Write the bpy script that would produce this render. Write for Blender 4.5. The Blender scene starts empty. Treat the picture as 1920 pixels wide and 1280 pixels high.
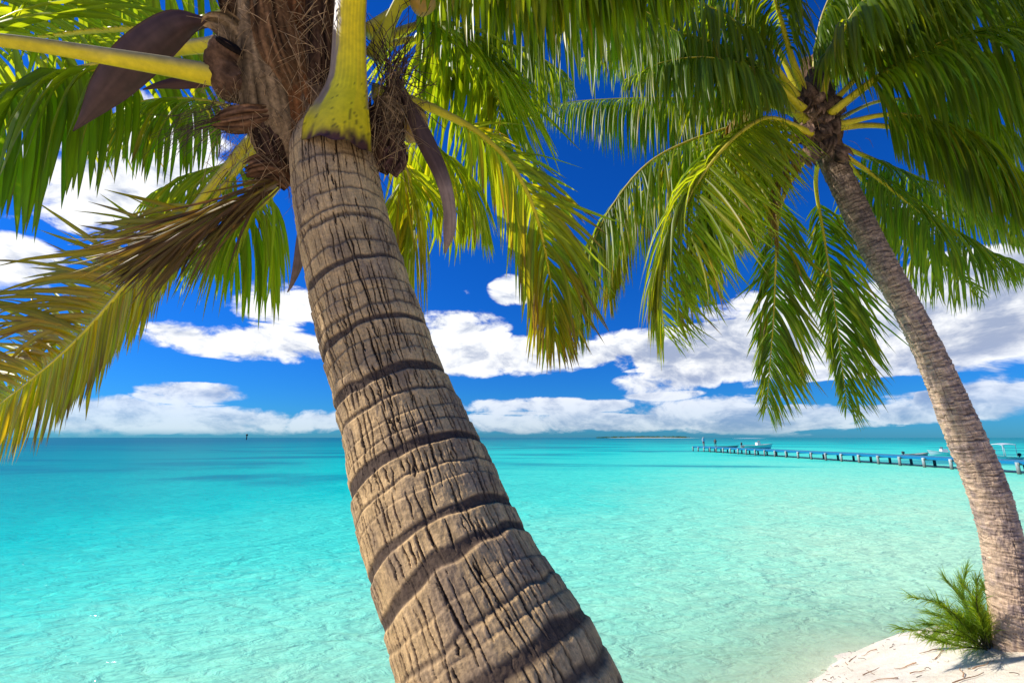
import bpy, math, random
import numpy as np
from mathutils import Matrix, Vector
random.seed(7)
RNG = np.random.default_rng(11)
sc = bpy.context.scene
COL = sc.collection

# ------------------------------------------------------------------ camera
CAM_Z, PITCH, FPX = 2.2, math.atan(180/853.333), 853.333
cam_d = bpy.data.cameras.new('camera'); cam = bpy.data.objects.new('camera', cam_d); COL.objects.link(cam)
cam_d.lens = 16; cam_d.sensor_width = 36; cam_d.clip_start = 0.02; cam_d.clip_end = 60000
cam.location = (0, 0, CAM_Z); cam.rotation_euler = (math.pi/2 + PITCH, 0, 0)
sc.camera = cam
CP, SP = math.cos(PITCH), math.sin(PITCH)
def ray(px, py):
    x, y = (px-960)/FPX, (640-py)/FPX
    return np.array([x, CP - y*SP, y*CP + SP])
DSC = 1.0                                   # depth scale of the thing being laid out
def P(px, py, d): return np.array([0, 0, CAM_Z]) + ray(px, py)*d*DSC
def W(px, py, z=0.0):
    r = ray(px, py); return np.array([0, 0, CAM_Z]) + r*((z-CAM_Z)/r[2])
def AE(px, py):
    r = ray(px, py); return math.atan2(r[0], r[1]), math.atan2(r[2], math.hypot(r[0], r[1]))
def proj(p):
    q = np.asarray(p) - np.array([0, 0, CAM_Z])
    dz = q[..., 1]*CP + q[..., 2]*SP; up = -q[..., 1]*SP + q[..., 2]*CP
    dz_ = np.where(np.abs(dz) < 1e-4, 1e-4, dz)
    return 960 + FPX*q[..., 0]/dz_, 640 - FPX*up/dz_, dz

# ------------------------------------------------------------------ light
SUN_AZ, SUN_EL = math.radians(-84), math.radians(42)      # azimuth from +Y, negative = left of view
sdir = Vector((math.sin(SUN_AZ)*math.cos(SUN_EL), math.cos(SUN_AZ)*math.cos(SUN_EL), math.sin(SUN_EL)))
sun_d = bpy.data.lights.new('sun', 'SUN'); sun_d.energy = 3.3; sun_d.angle = math.radians(0.5); sun_d.color = (1, .95, .87)
sun = bpy.data.objects.new('sun', sun_d); COL.objects.link(sun)
sun.rotation_euler = sdir.to_track_quat('Z', 'Y').to_euler()
sc.view_settings.view_transform = 'Standard'; sc.view_settings.look = 'None'
sc.view_settings.exposure = 0.88; sc.view_settings.gamma = 1.0; sc.view_settings.use_curve_mapping = False
sc.cycles.use_denoising = True; sc.cycles.max_bounces = 7; sc.cycles.transparent_max_bounces = 6
sc.cycles.caustics_reflective = False; sc.cycles.caustics_refractive = False
sc.cycles.sample_clamp_indirect = 6.0

class NT:
    def __init__(s, tree): s.t = tree; s.n = tree.nodes; s.l = tree.links
    def new(s, typ, **kw):
        n = s.n.new(typ)
        for k, v in kw.items(): setattr(n, k, v)
        return n
    def put(s, sock, v):
        if hasattr(v, 'is_output'): s.l.new(v, sock)
        elif v is not None:
            if hasattr(sock.default_value, '__len__') and not hasattr(v, '__len__'): v = [v]*len(sock.default_value)
            if hasattr(sock.default_value, '__len__') and len(sock.default_value) == 4 and len(v) == 3: v = (*v, 1)
            sock.default_value = v
    def m(s, op, a, b=None, c=None, clamp=False):
        n = s.new('ShaderNodeMath', operation=op); n.use_clamp = clamp
        s.put(n.inputs[0], a); s.put(n.inputs[1], b) if b is not None else None
        if c is not None: s.put(n.inputs[2], c)
        return n.outputs[0]
    def v(s, op, a, b=None):
        n = s.new('ShaderNodeVectorMath', operation=op); s.put(n.inputs[0], a)
        if b is not None: s.put(n.inputs[1], b)
        return n.outputs[0]
    def mix(s, f, a, b, mode='MIX'):
        n = s.new('ShaderNodeMix', data_type='RGBA', blend_type=mode)
        s.put(n.inputs[0], f); s.put(n.inputs[6], a); s.put(n.inputs[7], b); return n.outputs[2]
    def noise(s, vec, scale, detail=4, rough=.5, dist=0):
        n = s.new('ShaderNodeTexNoise'); s.put(n.inputs['Vector'], vec) if vec is not None else None
        n.inputs['Scale'].default_value = scale; n.inputs['Detail'].default_value = detail
        n.inputs['Roughness'].default_value = rough; n.inputs['Distortion'].default_value = dist
        return n.outputs[0]
    def sstep(s, x, a, b):
        n = s.new('ShaderNodeMapRange', interpolation_type='SMOOTHSTEP'); s.put(n.inputs[0], x)
        s.put(n.inputs[1], a); s.put(n.inputs[2], b); return n.outputs[0]
    def ramp(s, f, stops):
        n = s.new('ShaderNodeValToRGB'); e = n.color_ramp.elements
        while len(e) < len(stops): e.new(.5)
        for i, (p, c) in enumerate(stops): e[i].position = p; e[i].color = (*c, 1)
        s.put(n.inputs[0], f); return n.outputs[0]
    def attr(s, name):
        return s.new('ShaderNodeAttribute', attribute_name=name)

# ------------------------------------------------------------------ world sky with clouds
world = bpy.data.worlds.new('World'); sc.world = world; world.use_nodes = True
def make_world():
    t = NT(world.node_tree); t.n.clear()
    out = t.new('ShaderNodeOutputWorld'); bg = t.new('ShaderNodeBackground'); t.l.new(bg.outputs[0], out.inputs[0])
    sky = t.new('ShaderNodeTexSky'); sky.sky_type = 'NISHITA'; sky.sun_disc = False
    sky.sun_elevation = SUN_EL; sky.sun_rotation = SUN_AZ
    sky.altitude = 0; sky.air_density = 1.0; sky.dust_density = 0.2; sky.ozone_density = 4.0
    hs = t.new('ShaderNodeHueSaturation'); hs.inputs['Saturation'].default_value = 1.25; hs.inputs['Value'].default_value = 1.0
    t.l.new(sky.outputs[0], hs.inputs['Color'])
    tc = t.new('ShaderNodeTexCoord'); d = t.v('NORMALIZE', tc.outputs['Generated'])
    sx = t.new('ShaderNodeSeparateXYZ'); t.l.new(d, sx.inputs[0])
    az = t.m('ARCTAN2', sx.outputs[0], sx.outputs[1]); el = t.m('ARCSINE', sx.outputs[2])
    skyc = t.mix(1.0, hs.outputs[0], t.mix(t.sstep(el, -.02, .42), (.06, .29, .64), (.05, .335, .74)), 'MULTIPLY')
    # cloud layer coordinates: flattened towards the horizon
    q = t.v('MULTIPLY', d, (1, 1, 2.0))
    warp = t.new('ShaderNodeTexNoise'); warp.inputs['Scale'].default_value = 5; warp.inputs['Detail'].default_value = 2
    t.l.new(q, warp.inputs['Vector'])
    q2 = t.v('ADD', q, t.v('MULTIPLY', t.v('SUBTRACT', warp.outputs[1], (.5, .5, .5)), (.12, .12, .12)))
    # cloud banks: (px, py, half width, half height, strength) of the directions they lie in
    banks = [(200, 350, 210, 110, .27), (330, 260, 150, 100, .30), (20, 500, 130, 70, .27), (540, 570, 150, 50, .32), (480, 645, 220, 42, .33),
             (860, 612, 110, 40, .34), (930, 668, 230, 46, .36), (960, 545, 50, 36, .30), (1600, 620, 480, 130, .34), (1850, 560, 270, 115, .25), (1350, 660, 180, 60, .2),
             (1240, 718, 110, 34, .30), (1190, 655, 150, 44, .28), (370, 735, 130, 26, .32), (230, 770, 150, 36, .28), (480, 790, 280, 32, .30), (1000, 795, 300, 24, .26),
             (1000, 760, 190, 18, .26), (1300, 775, 300, 44, .26), (1500, 790, 240, 34, .24), (1850, 745, 150, 50, .30), (1720, 765, 130, 32, .26),
             (120, 790, 280, 40, .30), (1700, 430, 140, 60, .2), (1450, 440, 60, 40, .12), (1420, 180, 200, 60, -.1), (1000, 250, 420, 220, -.25), (820, 730, 120, 18, -.12), (1300, 450, 200, 50, -.15),
             (330, 690, 200, 26, -.22), (1640, 722, 300, 16, -.20), (1150, 560, 160, 40, -.1), (1750, 808, 300, 10, -.1)]
    bias = None
    for px, py, hw, hh, s in banks:
        a0, e0 = AE(px, py); a1, _ = AE(px+hw, py); a2, _ = AE(px-hw, py); _, e1 = AE(px, py-hh); _, e2 = AE(px, py+hh)
        ra, re = max(.01, (a1-a2)/2), max(.006, (e1-e2)/2)
        u = t.m('MULTIPLY', t.m('SUBTRACT', az, a0), 1/ra); w = t.m('MULTIPLY', t.m('SUBTRACT', el, e0), 1/re)
        g = t.m('MAXIMUM', t.m('SUBTRACT', 1.0, t.m('ADD', t.m('MULTIPLY', u, u), t.m('MULTIPLY', w, w))), 0.0)
        g = t.m('MULTIPLY', t.m('POWER', g, .6), s)
        bias = g if bias is None else t.m('ADD', bias, g)
    def dens(vec):
        a = t.noise(vec, 5.0, 7, .6); b = t.noise(vec, 17.0, 5, .62)
        return t.m('ADD', t.m('MULTIPLY', a, .66), t.m('MULTIPLY', b, .34))
    n0 = dens(q2)
    off = np.array([sdir.x, sdir.y, sdir.z*2.2])*.035
    n1 = dens(t.v('ADD', q2, tuple(off)))
    D = t.m('SUBTRACT', t.m('ADD', n0, bias), .645)
    alpha = t.sstep(D, -.01, .11)
    lit = t.m('ADD', t.m('MULTIPLY', t.m('SUBTRACT', n0, n1), 4.5), .70)
    thick = t.sstep(D, .05, .30)
    # cloud faces turned from the sun (right part of the sky) are greyer
    lit = t.m('SUBTRACT', lit, t.m('MULTIPLY', t.m('MULTIPLY', thick, t.sstep(az, -.2, .5)), .55))
    lit = t.m('ADD', lit, t.m('MULTIPLY', t.m('SUBTRACT', t.noise(q2, 26.0, 5, .65), .5), 1.1))
    lit = t.sstep(lit, -.25, 1.0)
    cc = t.mix(lit, (2.1, 2.5, 3.5), (6.0, 6.05, 6.1))
    # far clouds take on the blue of the air in front of them
    cc = t.mix(t.m('MULTIPLY', t.sstep(el, .16, .0), .45), cc, skyc)
    hz = t.mix(t.m('MULTIPLY', alpha, t.sstep(el, -.004, .018)), skyc, cc)
    t.put(bg.inputs[0], hz); bg.inputs[1].default_value = 0.1
make_world()
world.cycles.sampling_method = 'MANUAL'; world.cycles.sample_map_resolution = 512

# ------------------------------------------------------------------ mesh helpers
ORG = {}
def tag(o, label=None, cat=None, group=None, kind=None):
    if label: o['label'] = label
    if cat: o['category'] = cat
    if group: o['group'] = group
    if kind: o['kind'] = kind
    return o
def empty(name, loc, label=None, cat=None, group=None):
    o = bpy.data.objects.new(name, None); COL.objects.link(o); o.location = tuple(loc); o.empty_display_size = .1
    ORG[o.name] = np.array(loc, float); return tag(o, label, cat, group)
def link(name, me, mat, parent=None, origin=(0, 0, 0)):
    o = bpy.data.objects.new(name, me); COL.objects.link(o)
    if mat is not None and not me.materials: me.materials.append(mat)
    origin = np.array(origin, float); po = np.zeros(3)
    if parent is not None: o.parent = parent; po = ORG[parent.name]
    o.location = tuple(origin-po); ORG[o.name] = origin
    return o
def mesh(name, V, F, mat, parent=None, col=None, origin=None, smooth=True, uv=None):
    """V (n,3) world verts, F (m,3|4) int array or list of such arrays"""
    V = np.asarray(V, float)
    if origin is None: origin = V.mean(0) if parent is None else ORG[parent.name]
    origin = np.asarray(origin, float)
    if not isinstance(F, list): F = [F]
    F = [np.asarray(f, np.int32) for f in F if len(f)]
    me = bpy.data.meshes.new(name); me.vertices.add(len(V)); me.vertices.foreach_set('co', (V-origin).astype(np.float32).ravel())
    loops = np.concatenate([f.ravel() for f in F]); npol = sum(len(f) for f in F)
    tot = np.concatenate([np.full(len(f), f.shape[1], np.int32) for f in F])
    start = np.concatenate([[0], np.cumsum(tot)[:-1]]).astype(np.int32)
    me.loops.add(len(loops)); me.loops.foreach_set('vertex_index', loops.astype(np.int32))
    me.polygons.add(npol); me.polygons.foreach_set('loop_start', start); me.polygons.foreach_set('loop_total', tot)
    me.polygons.foreach_set('use_smooth', np.full(npol, smooth))
    if col is not None:
        a = me.color_attributes.new('col', 'FLOAT_COLOR', 'POINT'); c = np.ones((len(V), 4), np.float32); c[:, :3] = col; a.data.foreach_set('color', c.ravel())
    if uv is not None:
        a = me.attributes.new('surf', 'FLOAT_VECTOR', 'POINT'); a.data.foreach_set('vector', np.asarray(uv, np.float32).ravel())
    me.update(calc_edges=True); me.validate()
    return link(name, me, mat, parent, origin)
class MB:
    def __init__(s): s.V = []; s.Q = []; s.T = []; s.C = []; s.n = 0
    def add(s, V, Q=None, T=None, C=None):
        V = np.asarray(V, float).reshape(-1, 3)
        if Q is not None and len(Q): s.Q.append(np.asarray(Q, int)+s.n)
        if T is not None and len(T): s.T.append(np.asarray(T, int)+s.n)
        s.C.append(np.broadcast_to(np.asarray((.5, .5, .5) if C is None else C, float), V.shape)); s.V.append(V); s.n += len(V)
    def tube(s, pts, rad, sides=8, C=None, ref=None, flat=1.0, ripple=0, colfn=None):
        V, Q, T, N = tube_arrays(pts, rad, sides, ref, flat, ripple)
        if colfn is not None: C = colfn(V, N)
        s.add(V, Q, T, C)
    def box(s, c, h, R=None, C=None):
        v = np.array([[x, y, z] for x in (-1, 1) for y in (-1, 1) for z in (-1, 1)], float)*np.asarray(h)
        if R is not None: v = v @ np.asarray(R).T
        s.add(v+np.asarray(c), [(0, 1, 3, 2), (4, 6, 7, 5), (0, 4, 5, 1), (2, 3, 7, 6), (0, 2, 6, 4), (1, 5, 7, 3)], None, C)
    def build(s, name, mat, parent=None, smooth=True, origin=None):
        F = []
        if s.Q: F.append(np.concatenate(s.Q))
        if s.T: F.append(np.concatenate(s.T))
        return mesh(name, np.concatenate(s.V), F, mat, parent, np.concatenate(s.C), origin, smooth)
def nrm(a): return a/np.maximum(np.linalg.norm(a, axis=-1, keepdims=True), 1e-9)
def spline(pts, n):
    """Catmull-Rom through pts, n samples evenly spaced by arc length"""
    p = np.asarray(pts, float)
    if len(p) == 2: return p[0]+(p[1]-p[0])*np.linspace(0, 1, n)[:, None]
    e = np.vstack([2*p[0]-p[1], p, 2*p[-1]-p[-2]]); out = []
    u = np.linspace(0, 1, 24, endpoint=False)[:, None]
    for i in range(1, len(e)-2):
        a, b, c, d = e[i-1], e[i], e[i+1], e[i+2]
        out.append(.5*(2*b+(c-a)*u+(2*a-5*b+4*c-d)*u**2+(3*b-a-3*c+d)*u**3))
    out = np.vstack(out+[p[-1:]])
    s = np.concatenate([[0], np.cumsum(np.linalg.norm(np.diff(out, axis=0), axis=1))])
    q = np.linspace(0, s[-1], n)
    return np.stack([np.interp(q, s, out[:, k]) for k in range(p.shape[1])], 1)
def frames(c, ref=None):
    T = nrm(np.gradient(c, axis=0)); ref = np.array([0, 0, 1.]) if ref is None else np.asarray(ref, float)
    ref = np.broadcast_to(ref, T.shape)
    S = np.cross(T, ref); bad = np.linalg.norm(S, axis=1) < .05
    S[bad] = np.cross(T[bad], np.array([0, 1., 0.])); S = nrm(S)
    for i in range(1, len(S)):
        if np.dot(S[i], S[i-1]) < 0: S[i] = -S[i]
    U = np.cross(S, T)
    return T, S, U
def tube_arrays(pts, rad, sides=8, ref=None, flat=1.0, ripple=0):
    c = np.asarray(pts, float); n = len(c); rad = np.broadcast_to(np.asarray(rad, float), (n,))
    T, S, U = frames(c, ref); a = np.linspace(0, 2*np.pi, sides, endpoint=False)
    N = np.cos(a)[None, :, None]*S[:, None]+np.sin(a)[None, :, None]*U[:, None]
    off = np.cos(a)[None, :, None]*S[:, None]+np.sin(a)[None, :, None]*U[:, None]*flat
    r = rad[:, None, None]*(1+ripple*RNG.standard_normal((n, sides, 1)))
    V = (c[:, None]+off*r).reshape(-1, 3)
    i, j = np.meshgrid(np.arange(n-1), np.arange(sides), indexing='ij'); j2 = (j+1) % sides
    Q = np.stack([i*sides+j, i*sides+j2, (i+1)*sides+j2, (i+1)*sides+j], -1).reshape(-1, 4)
    V = np.vstack([V, c[0], c[-1]]); b = n*sides
    k = np.arange(sides); k2 = (k+1) % sides
    Tt = np.vstack([np.stack([np.full(sides, b), k2, k], 1), np.stack([np.full(sides, b+1), (n-1)*sides+k, (n-1)*sides+k2], 1)])
    Nn = np.vstack([N.reshape(-1, 3), -T[0], T[-1]])
    return V, Q, Tt, Nn
class VN:
    """periodic 2-D value noise for numpy arrays"""
    def __init__(s, nx, ny, seed=0): s.g = np.random.default_rng(seed).random((nx, ny)); s.nx, s.ny = nx, ny
    def __call__(s, x, y):
        x = np.asarray(x, float); y = np.asarray(y, float); xi = np.floor(x).astype(int); yi = np.floor(y).astype(int); fx, fy = x-xi, y-yi
        fx = fx*fx*(3-2*fx); fy = fy*fy*(3-2*fy); a, b, c, d = xi % s.nx, (xi+1) % s.nx, yi % s.ny, (yi+1) % s.ny
        return (s.g[a, c]*(1-fx)+s.g[b, c]*fx)*(1-fy)+(s.g[a, d]*(1-fx)+s.g[b, d]*fx)*fy
VNA = VN(64, 64, 3); VNB = VN(64, 64, 5); VNC = VN(64, 64, 9)
def fbm(x, y, o=4, f=VNA):
    r = 0; a = .5; t = 0
    for k in range(o): r = r+a*f(x*2**k+k*7.3, y*2**k+k*3.1); t += a; a *= .5
    return r/t

# ------------------------------------------------------------------ materials
def newmat(name):
    m = bpy.data.materials.new(name); m.use_nodes = True; t = NT(m.node_tree); t.n.clear()
    out = t.new('ShaderNodeOutputMaterial'); return m, t, out
def mat_vcol(name, rough=.7, spec=.3, grain=0, gscale=60, bump=0, stretch=None):
    m, t, out = newmat(name); b = t.new('ShaderNodeBsdfPrincipled'); t.l.new(b.outputs[0], out.inputs[0])
    c = t.attr('col').outputs['Color']
    if grain:
        geo = t.new('ShaderNodeTexCoord').outputs['Object']
        if stretch: geo = t.v('MULTIPLY', geo, stretch)
        n = t.noise(geo, gscale, 6, .6)
        c = t.mix(1.0, c, t.ramp(n, [(.25, (1-grain,)*3), (.75, (1+grain*.6,)*3)]), 'MULTIPLY')
        if bump:
            bp = t.new('ShaderNodeBump'); bp.inputs['Strength'].default_value = bump; bp.inputs['Distance'].default_value = .004
            t.l.new(n, bp.inputs['Height']); t.l.new(bp.outputs[0], b.inputs['Normal'])
    t.put(b.inputs['Base Color'], c); b.inputs['Roughness'].default_value = rough; b.inputs['Specular IOR Level'].default_value = spec
    return m
def mat_leaf(name, trans=.5, rough=.40):
    m, t, out = newmat(name)
    c = t.attr('col').outputs['Color']; sf = t.attr('surf').outputs['Vector']
    s = t.new('ShaderNodeSeparateXYZ'); t.l.new(sf, s.inputs[0])
    # fine veins running along the blade
    vec = t.new('ShaderNodeCombineXYZ'); t.put(vec.inputs[0], t.m('MULTIPLY', s.outputs[0], 5.0)); t.put(vec.inputs[1], t.m('MULTIPLY', s.outputs[1], .8)); t.put(vec.inputs[2], s.outputs[2])
    n = t.noise(vec.outputs[0], 1.6, 4, .6)
    c = t.mix(1.0, c, t.ramp(n, [(.25, (.72, .74, .6)), (.75, (1.22, 1.18, 1.1))]), 'MULTIPLY')
    b = t.new('ShaderNodeBsdfPrincipled'); t.put(b.inputs['Base Color'], t.mix(1.0, c, (.42, .47, .5), 'MULTIPLY'))
    b.inputs['Roughness'].default_value = rough; b.inputs['Specular IOR Level'].default_value = .4
    tr = t.new('ShaderNodeBsdfTranslucent'); t.put(tr.inputs[0], t.mix(1.0, c, (1.35, 1.3, .55), 'MULTIPLY'))
    mx = t.new('ShaderNodeMixShader'); mx.inputs[0].default_value = trans; t.l.new(b.outputs[0], mx.inputs[1]); t.l.new(tr.outputs[0], mx.inputs[2])
    t.l.new(mx.outputs[0], out.inputs[0]); return m
M_LEAF = mat_leaf('palm_leaf', .56); M_DRY = mat_leaf('dry_palm_leaf', .18, .65)
M_STALK = mat_vcol('palm_stalk', .5, .35, .25, 45)
M_BARK = mat_vcol('palm_bark', .85, .2, .38, 170, .5)
M_FIBRE = mat_vcol('palm_fibre', .95, .1, .6, 90, .8)
M_SPATHE = mat_vcol('palm_spathe', .6, .3, .3, 30)
M_NUT = mat_vcol('coconut_husk', .45, .4, .2, 30)
M_WOOD = mat_vcol('painted_wood', .6, .3, .15, 8)
M_BOAT = mat_vcol('boat_paint', .35, .5)
M_TWIG = mat_vcol('dry_twig', .9, .1, .3, 80)
M_CLOTH = mat_vcol('clothing_and_skin', .8, .2)
def mat_sand():
    m, t, out = newmat('sand'); b = t.new('ShaderNodeBsdfPrincipled'); t.l.new(b.outputs[0], out.inputs[0])
    o = t.new('ShaderNodeTexCoord').outputs['Object']
    n1 = t.noise(o, 3.0, 6, .6); n2 = t.noise(o, 140, 3, .6); n3 = t.noise(o, 26, 5, .65)
    c = t.ramp(n1, [(.3, (.70, .60, .46)), (.7, (.86, .78, .64))])
    c = t.mix(t.m('MULTIPLY', t.sstep(n3, .62, .75), .45), c, (.42, .30, .19))
    c = t.mix(1.0, c, t.ramp(n2, [(.3, (.8, .79, .77)), (.7, (1.1, 1.1, 1.1))]), 'MULTIPLY')
    t.put(b.inputs['Base Color'], c); b.inputs['Roughness'].default_value = .95; b.inputs['Specular IOR Level'].default_value = .15
    bp = t.new('ShaderNodeBump'); bp.inputs['Strength'].default_value = .7; bp.inputs['Distance'].default_value = .03
    t.put(bp.inputs['Height'], t.m('ADD', t.m('MULTIPLY', n3, .8), t.m('MULTIPLY', n2, .3))); t.l.new(bp.outputs[0], b.inputs['Normal'])
    return m
def mat_water():
    m, t, out = newmat('lagoon_water')
    a = t.attr('col'); sx = t.new('ShaderNodeSeparateColor'); t.l.new(a.outputs['Color'], sx.inputs[0])
    dep, dist, clear = sx.outputs[0], sx.outputs[1], sx.outputs[2]     # depth tone, log distance, clearness at the shore
    o = t.new('ShaderNodeTexCoord').outputs['Object']
    o1 = t.v('MULTIPLY', o, (.8, 1.25, 1)); rot = t.new('ShaderNodeMapping'); rot.inputs['Rotation'].default_value = (0, 0, math.radians(28)); rot.inputs['Scale'].default_value = (.7, 1.5, 1); t.l.new(o, rot.inputs[0])
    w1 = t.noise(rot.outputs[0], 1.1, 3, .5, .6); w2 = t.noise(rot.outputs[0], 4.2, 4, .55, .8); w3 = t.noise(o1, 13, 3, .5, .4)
    # broad drifts and weed patches on the bed
    pt = t.noise(t.v('MULTIPLY', o, (.03, .075, 1)), 1.0, 5, .55, .5); p2 = t.noise(o, .35, 4, .6)
    patch = t.m('MULTIPLY', t.sstep(pt, .50, .62), t.sstep(dist, .34, .5))
    d2 = t.m('ADD', dep, t.m('MULTIPLY', t.m('SUBTRACT', pt, .5), .28)); d2 = t.m('ADD', d2, t.m('MULTIPLY', t.m('SUBTRACT', p2, .5), .12))
    d2 = t.m('ADD', d2, t.m('MULTIPLY', t.m('SUBTRACT', w2, .5), t.m('ADD', .10, t.m('MULTIPLY', dist, .3))))  # light and dark streaks of the waves put into the water colour
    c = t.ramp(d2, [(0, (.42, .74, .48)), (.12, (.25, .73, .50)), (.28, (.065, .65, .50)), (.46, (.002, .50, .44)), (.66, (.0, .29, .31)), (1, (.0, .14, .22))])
    c = t.mix(t.m('MULTIPLY', patch, .7), c, (.0, .17, .25))
    fall = t.sstep(dist, 1.0, .25)
    bp = t.new('ShaderNodeBump'); t.put(bp.inputs['Strength'], t.m('ADD', t.m('MULTIPLY', fall, .55), .18)); bp.inputs['Distance'].default_value = .17
    h = t.m('ADD', t.m('MULTIPLY', w1, .8), t.m('ADD', t.m('MULTIPLY', w2, .32), t.m('MULTIPLY', w3, .075)))
    t.put(bp.inputs['Height'], h)
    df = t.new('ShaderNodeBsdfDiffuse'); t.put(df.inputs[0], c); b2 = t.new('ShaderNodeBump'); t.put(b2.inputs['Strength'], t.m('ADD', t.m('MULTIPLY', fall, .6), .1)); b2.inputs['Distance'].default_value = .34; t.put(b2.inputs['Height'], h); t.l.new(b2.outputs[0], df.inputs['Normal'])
    tp = t.new('ShaderNodeBsdfTransparent'); t.put(tp.inputs[0], (.93, 1.0, .92))
    body = t.new('ShaderNodeMixShader'); t.put(body.inputs[0], clear); t.l.new(df.outputs[0], body.inputs[1]); t.l.new(tp.outputs[0], body.inputs[2])
    gl = t.new('ShaderNodeBsdfGlossy'); gl.inputs[0].default_value = (1, 1, 1, 1); t.put(gl.inputs['Roughness'], t.m('ADD', t.m('MULTIPLY', dist, .14), .07)); t.l.new(bp.outputs[0], gl.inputs['Normal'])
    fr = t.new('ShaderNodeFresnel'); fr.inputs[0].default_value = 1.33; t.l.new(bp.outputs[0], fr.inputs['Normal'])
    mx = t.new('ShaderNodeMixShader'); t.put(mx.inputs[0], t.m('MULTIPLY', fr.outputs[0], .09)); t.l.new(body.outputs[0], mx.inputs[1]); t.l.new(gl.outputs[0], mx.inputs[2])
    t.l.new(mx.outputs[0], out.inputs[0]); return m

# ------------------------------------------------------------------ ground and water
SHORE = np.array([(-60, -14), (-12, .2), (-4, 2.4), (0, 3.35), (1.5, 3.95), (2.64, 4.66), (3.3, 5.15), (3.95, 5.40), (5.2, 5.35), (8, 4.9), (14, 3), (60, -12)], float)
SHORE_S = spline(SHORE, 900)
def shore_dist(x, y):
    """signed: + inland"""
    x = np.asarray(x, float); y = np.asarray(y, float)
    ys = np.interp(x, SHORE_S[:, 0], SHORE_S[:, 1]); sl = np.gradient(SHORE_S[:, 1], SHORE_S[:, 0])
    k = np.interp(x, SHORE_S[:, 0], sl); return (ys-y)/np.sqrt(1+k*k)
def ground_z(x, y):
    d = shore_dist(x, y)
    land = .95*(1-np.exp(-np.maximum(d, 0)/1.05))
    sea = -.10*np.minimum(-np.minimum(d, 0), 14)
    z = land+sea
    b = np.clip(d/.6+.5, 0, 1)
    z = z+b*(.05*(fbm(x*1.3, y*1.9, 3)-.5)+.05*(fbm(x*4+9, y*7+4, 3, VNB)-.5))+(1-b)*.05*(fbm(x*1.6, y*3.4, 2, VNC)-.5)
    return z
def ground(px, py):
    r = ray(px, py); o = np.array([0, 0, CAM_Z])
    for t in np.arange(.5, 12, .01):
        p = o+r*t
        if p[2] <= float(ground_z(p[0], p[1])): return p
    return W(px, py)
def grid_faces(nx, ny):
    i, j = np.meshgrid(np.arange(nx-1), np.arange(ny-1), indexing='ij')
    return np.stack([i*ny+j, (i+1)*ny+j, (i+1)*ny+j+1, i*ny+j+1], -1).reshape(-1, 4)
M_SAND = mat_sand(); M_WATER = mat_water()
def build_ground():
    gx = np.concatenate([np.linspace(-60, -8, 24), np.linspace(-7.6, 0, 40), np.linspace(.12, 7, 190), np.linspace(7.3, 60, 30)])
    gy = np.concatenate([np.linspace(-60, -6, 20), np.linspace(-5.5, 1.5, 36), np.linspace(1.56, 7.5, 180), np.linspace(7.7, 20, 40)])
    X, Y = np.meshgrid(gx, gy, indexing='ij'); V = np.stack([X, Y, ground_z(X, Y)], -1).reshape(-1, 3)
    o = mesh('beach', V, grid_faces(len(gx), len(gy))[:, ::-1], M_SAND, origin=(0, 0, 0)); tag(o, 'pale sandy beach bank sloping into the lagoon', kind='structure')
    # deep sea bed so that the water never lies over nothing
    bed = mesh('seabed', np.array([(-30000, -30000, -1.7), (30000, -30000, -1.7), (30000, 30000, -1.7), (-30000, 30000, -1.7)]), np.array([(0, 1, 2, 3)]), M_SAND, origin=(0, 0, 0)); tag(bed, 'flat sandy sea bed under the lagoon', kind='structure')
    az = np.radians(np.concatenate([np.linspace(-180, -66, 24)[:-1], np.linspace(-66, 66, 221), np.linspace(66, 180, 24)[1:]]))
    rr = np.concatenate([np.geomspace(.6, 260, 230), np.geomspace(290, 28000, 40)])
    A, R_ = np.meshgrid(az, rr, indexing='ij'); X, Y = R_*np.sin(A), R_*np.cos(A)
    V = np.stack([X, Y, 0*X], -1).reshape(-1, 3)
    q = np.clip(np.log(np.maximum(R_, 4.5)/4.5)/math.log(120/4.5), 0, 1.6)
    ad = np.degrees(A); left = np.clip(-ad/45, -.6, 1.1)
    dep = .06+.55*q+.26*left*np.clip(q*2.2, .15, 1)+.10*np.clip(q-1, 0, 1)
    dep = dep-.12*np.clip((ad-12)/30, 0, 1)*np.clip(1.4-q, 0, 1)
    d = -shore_dist(X, Y); dep = np.minimum(dep, .03+.06*np.maximum(d, 0))
    clear = np.exp(-np.maximum(d, 0)/.8)*.9
    C = np.stack([np.clip(dep, 0, 1), np.clip(q/1.2, 0, 1), clear], -1).reshape(-1, 3)
    w = mesh('lagoon_water', V, grid_faces(len(az), len(rr))[:, ::-1], M_WATER, col=C, origin=(0, 0, 0)); tag(w, 'turquoise lagoon water reaching the horizon', kind='structure')
build_ground()

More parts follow.
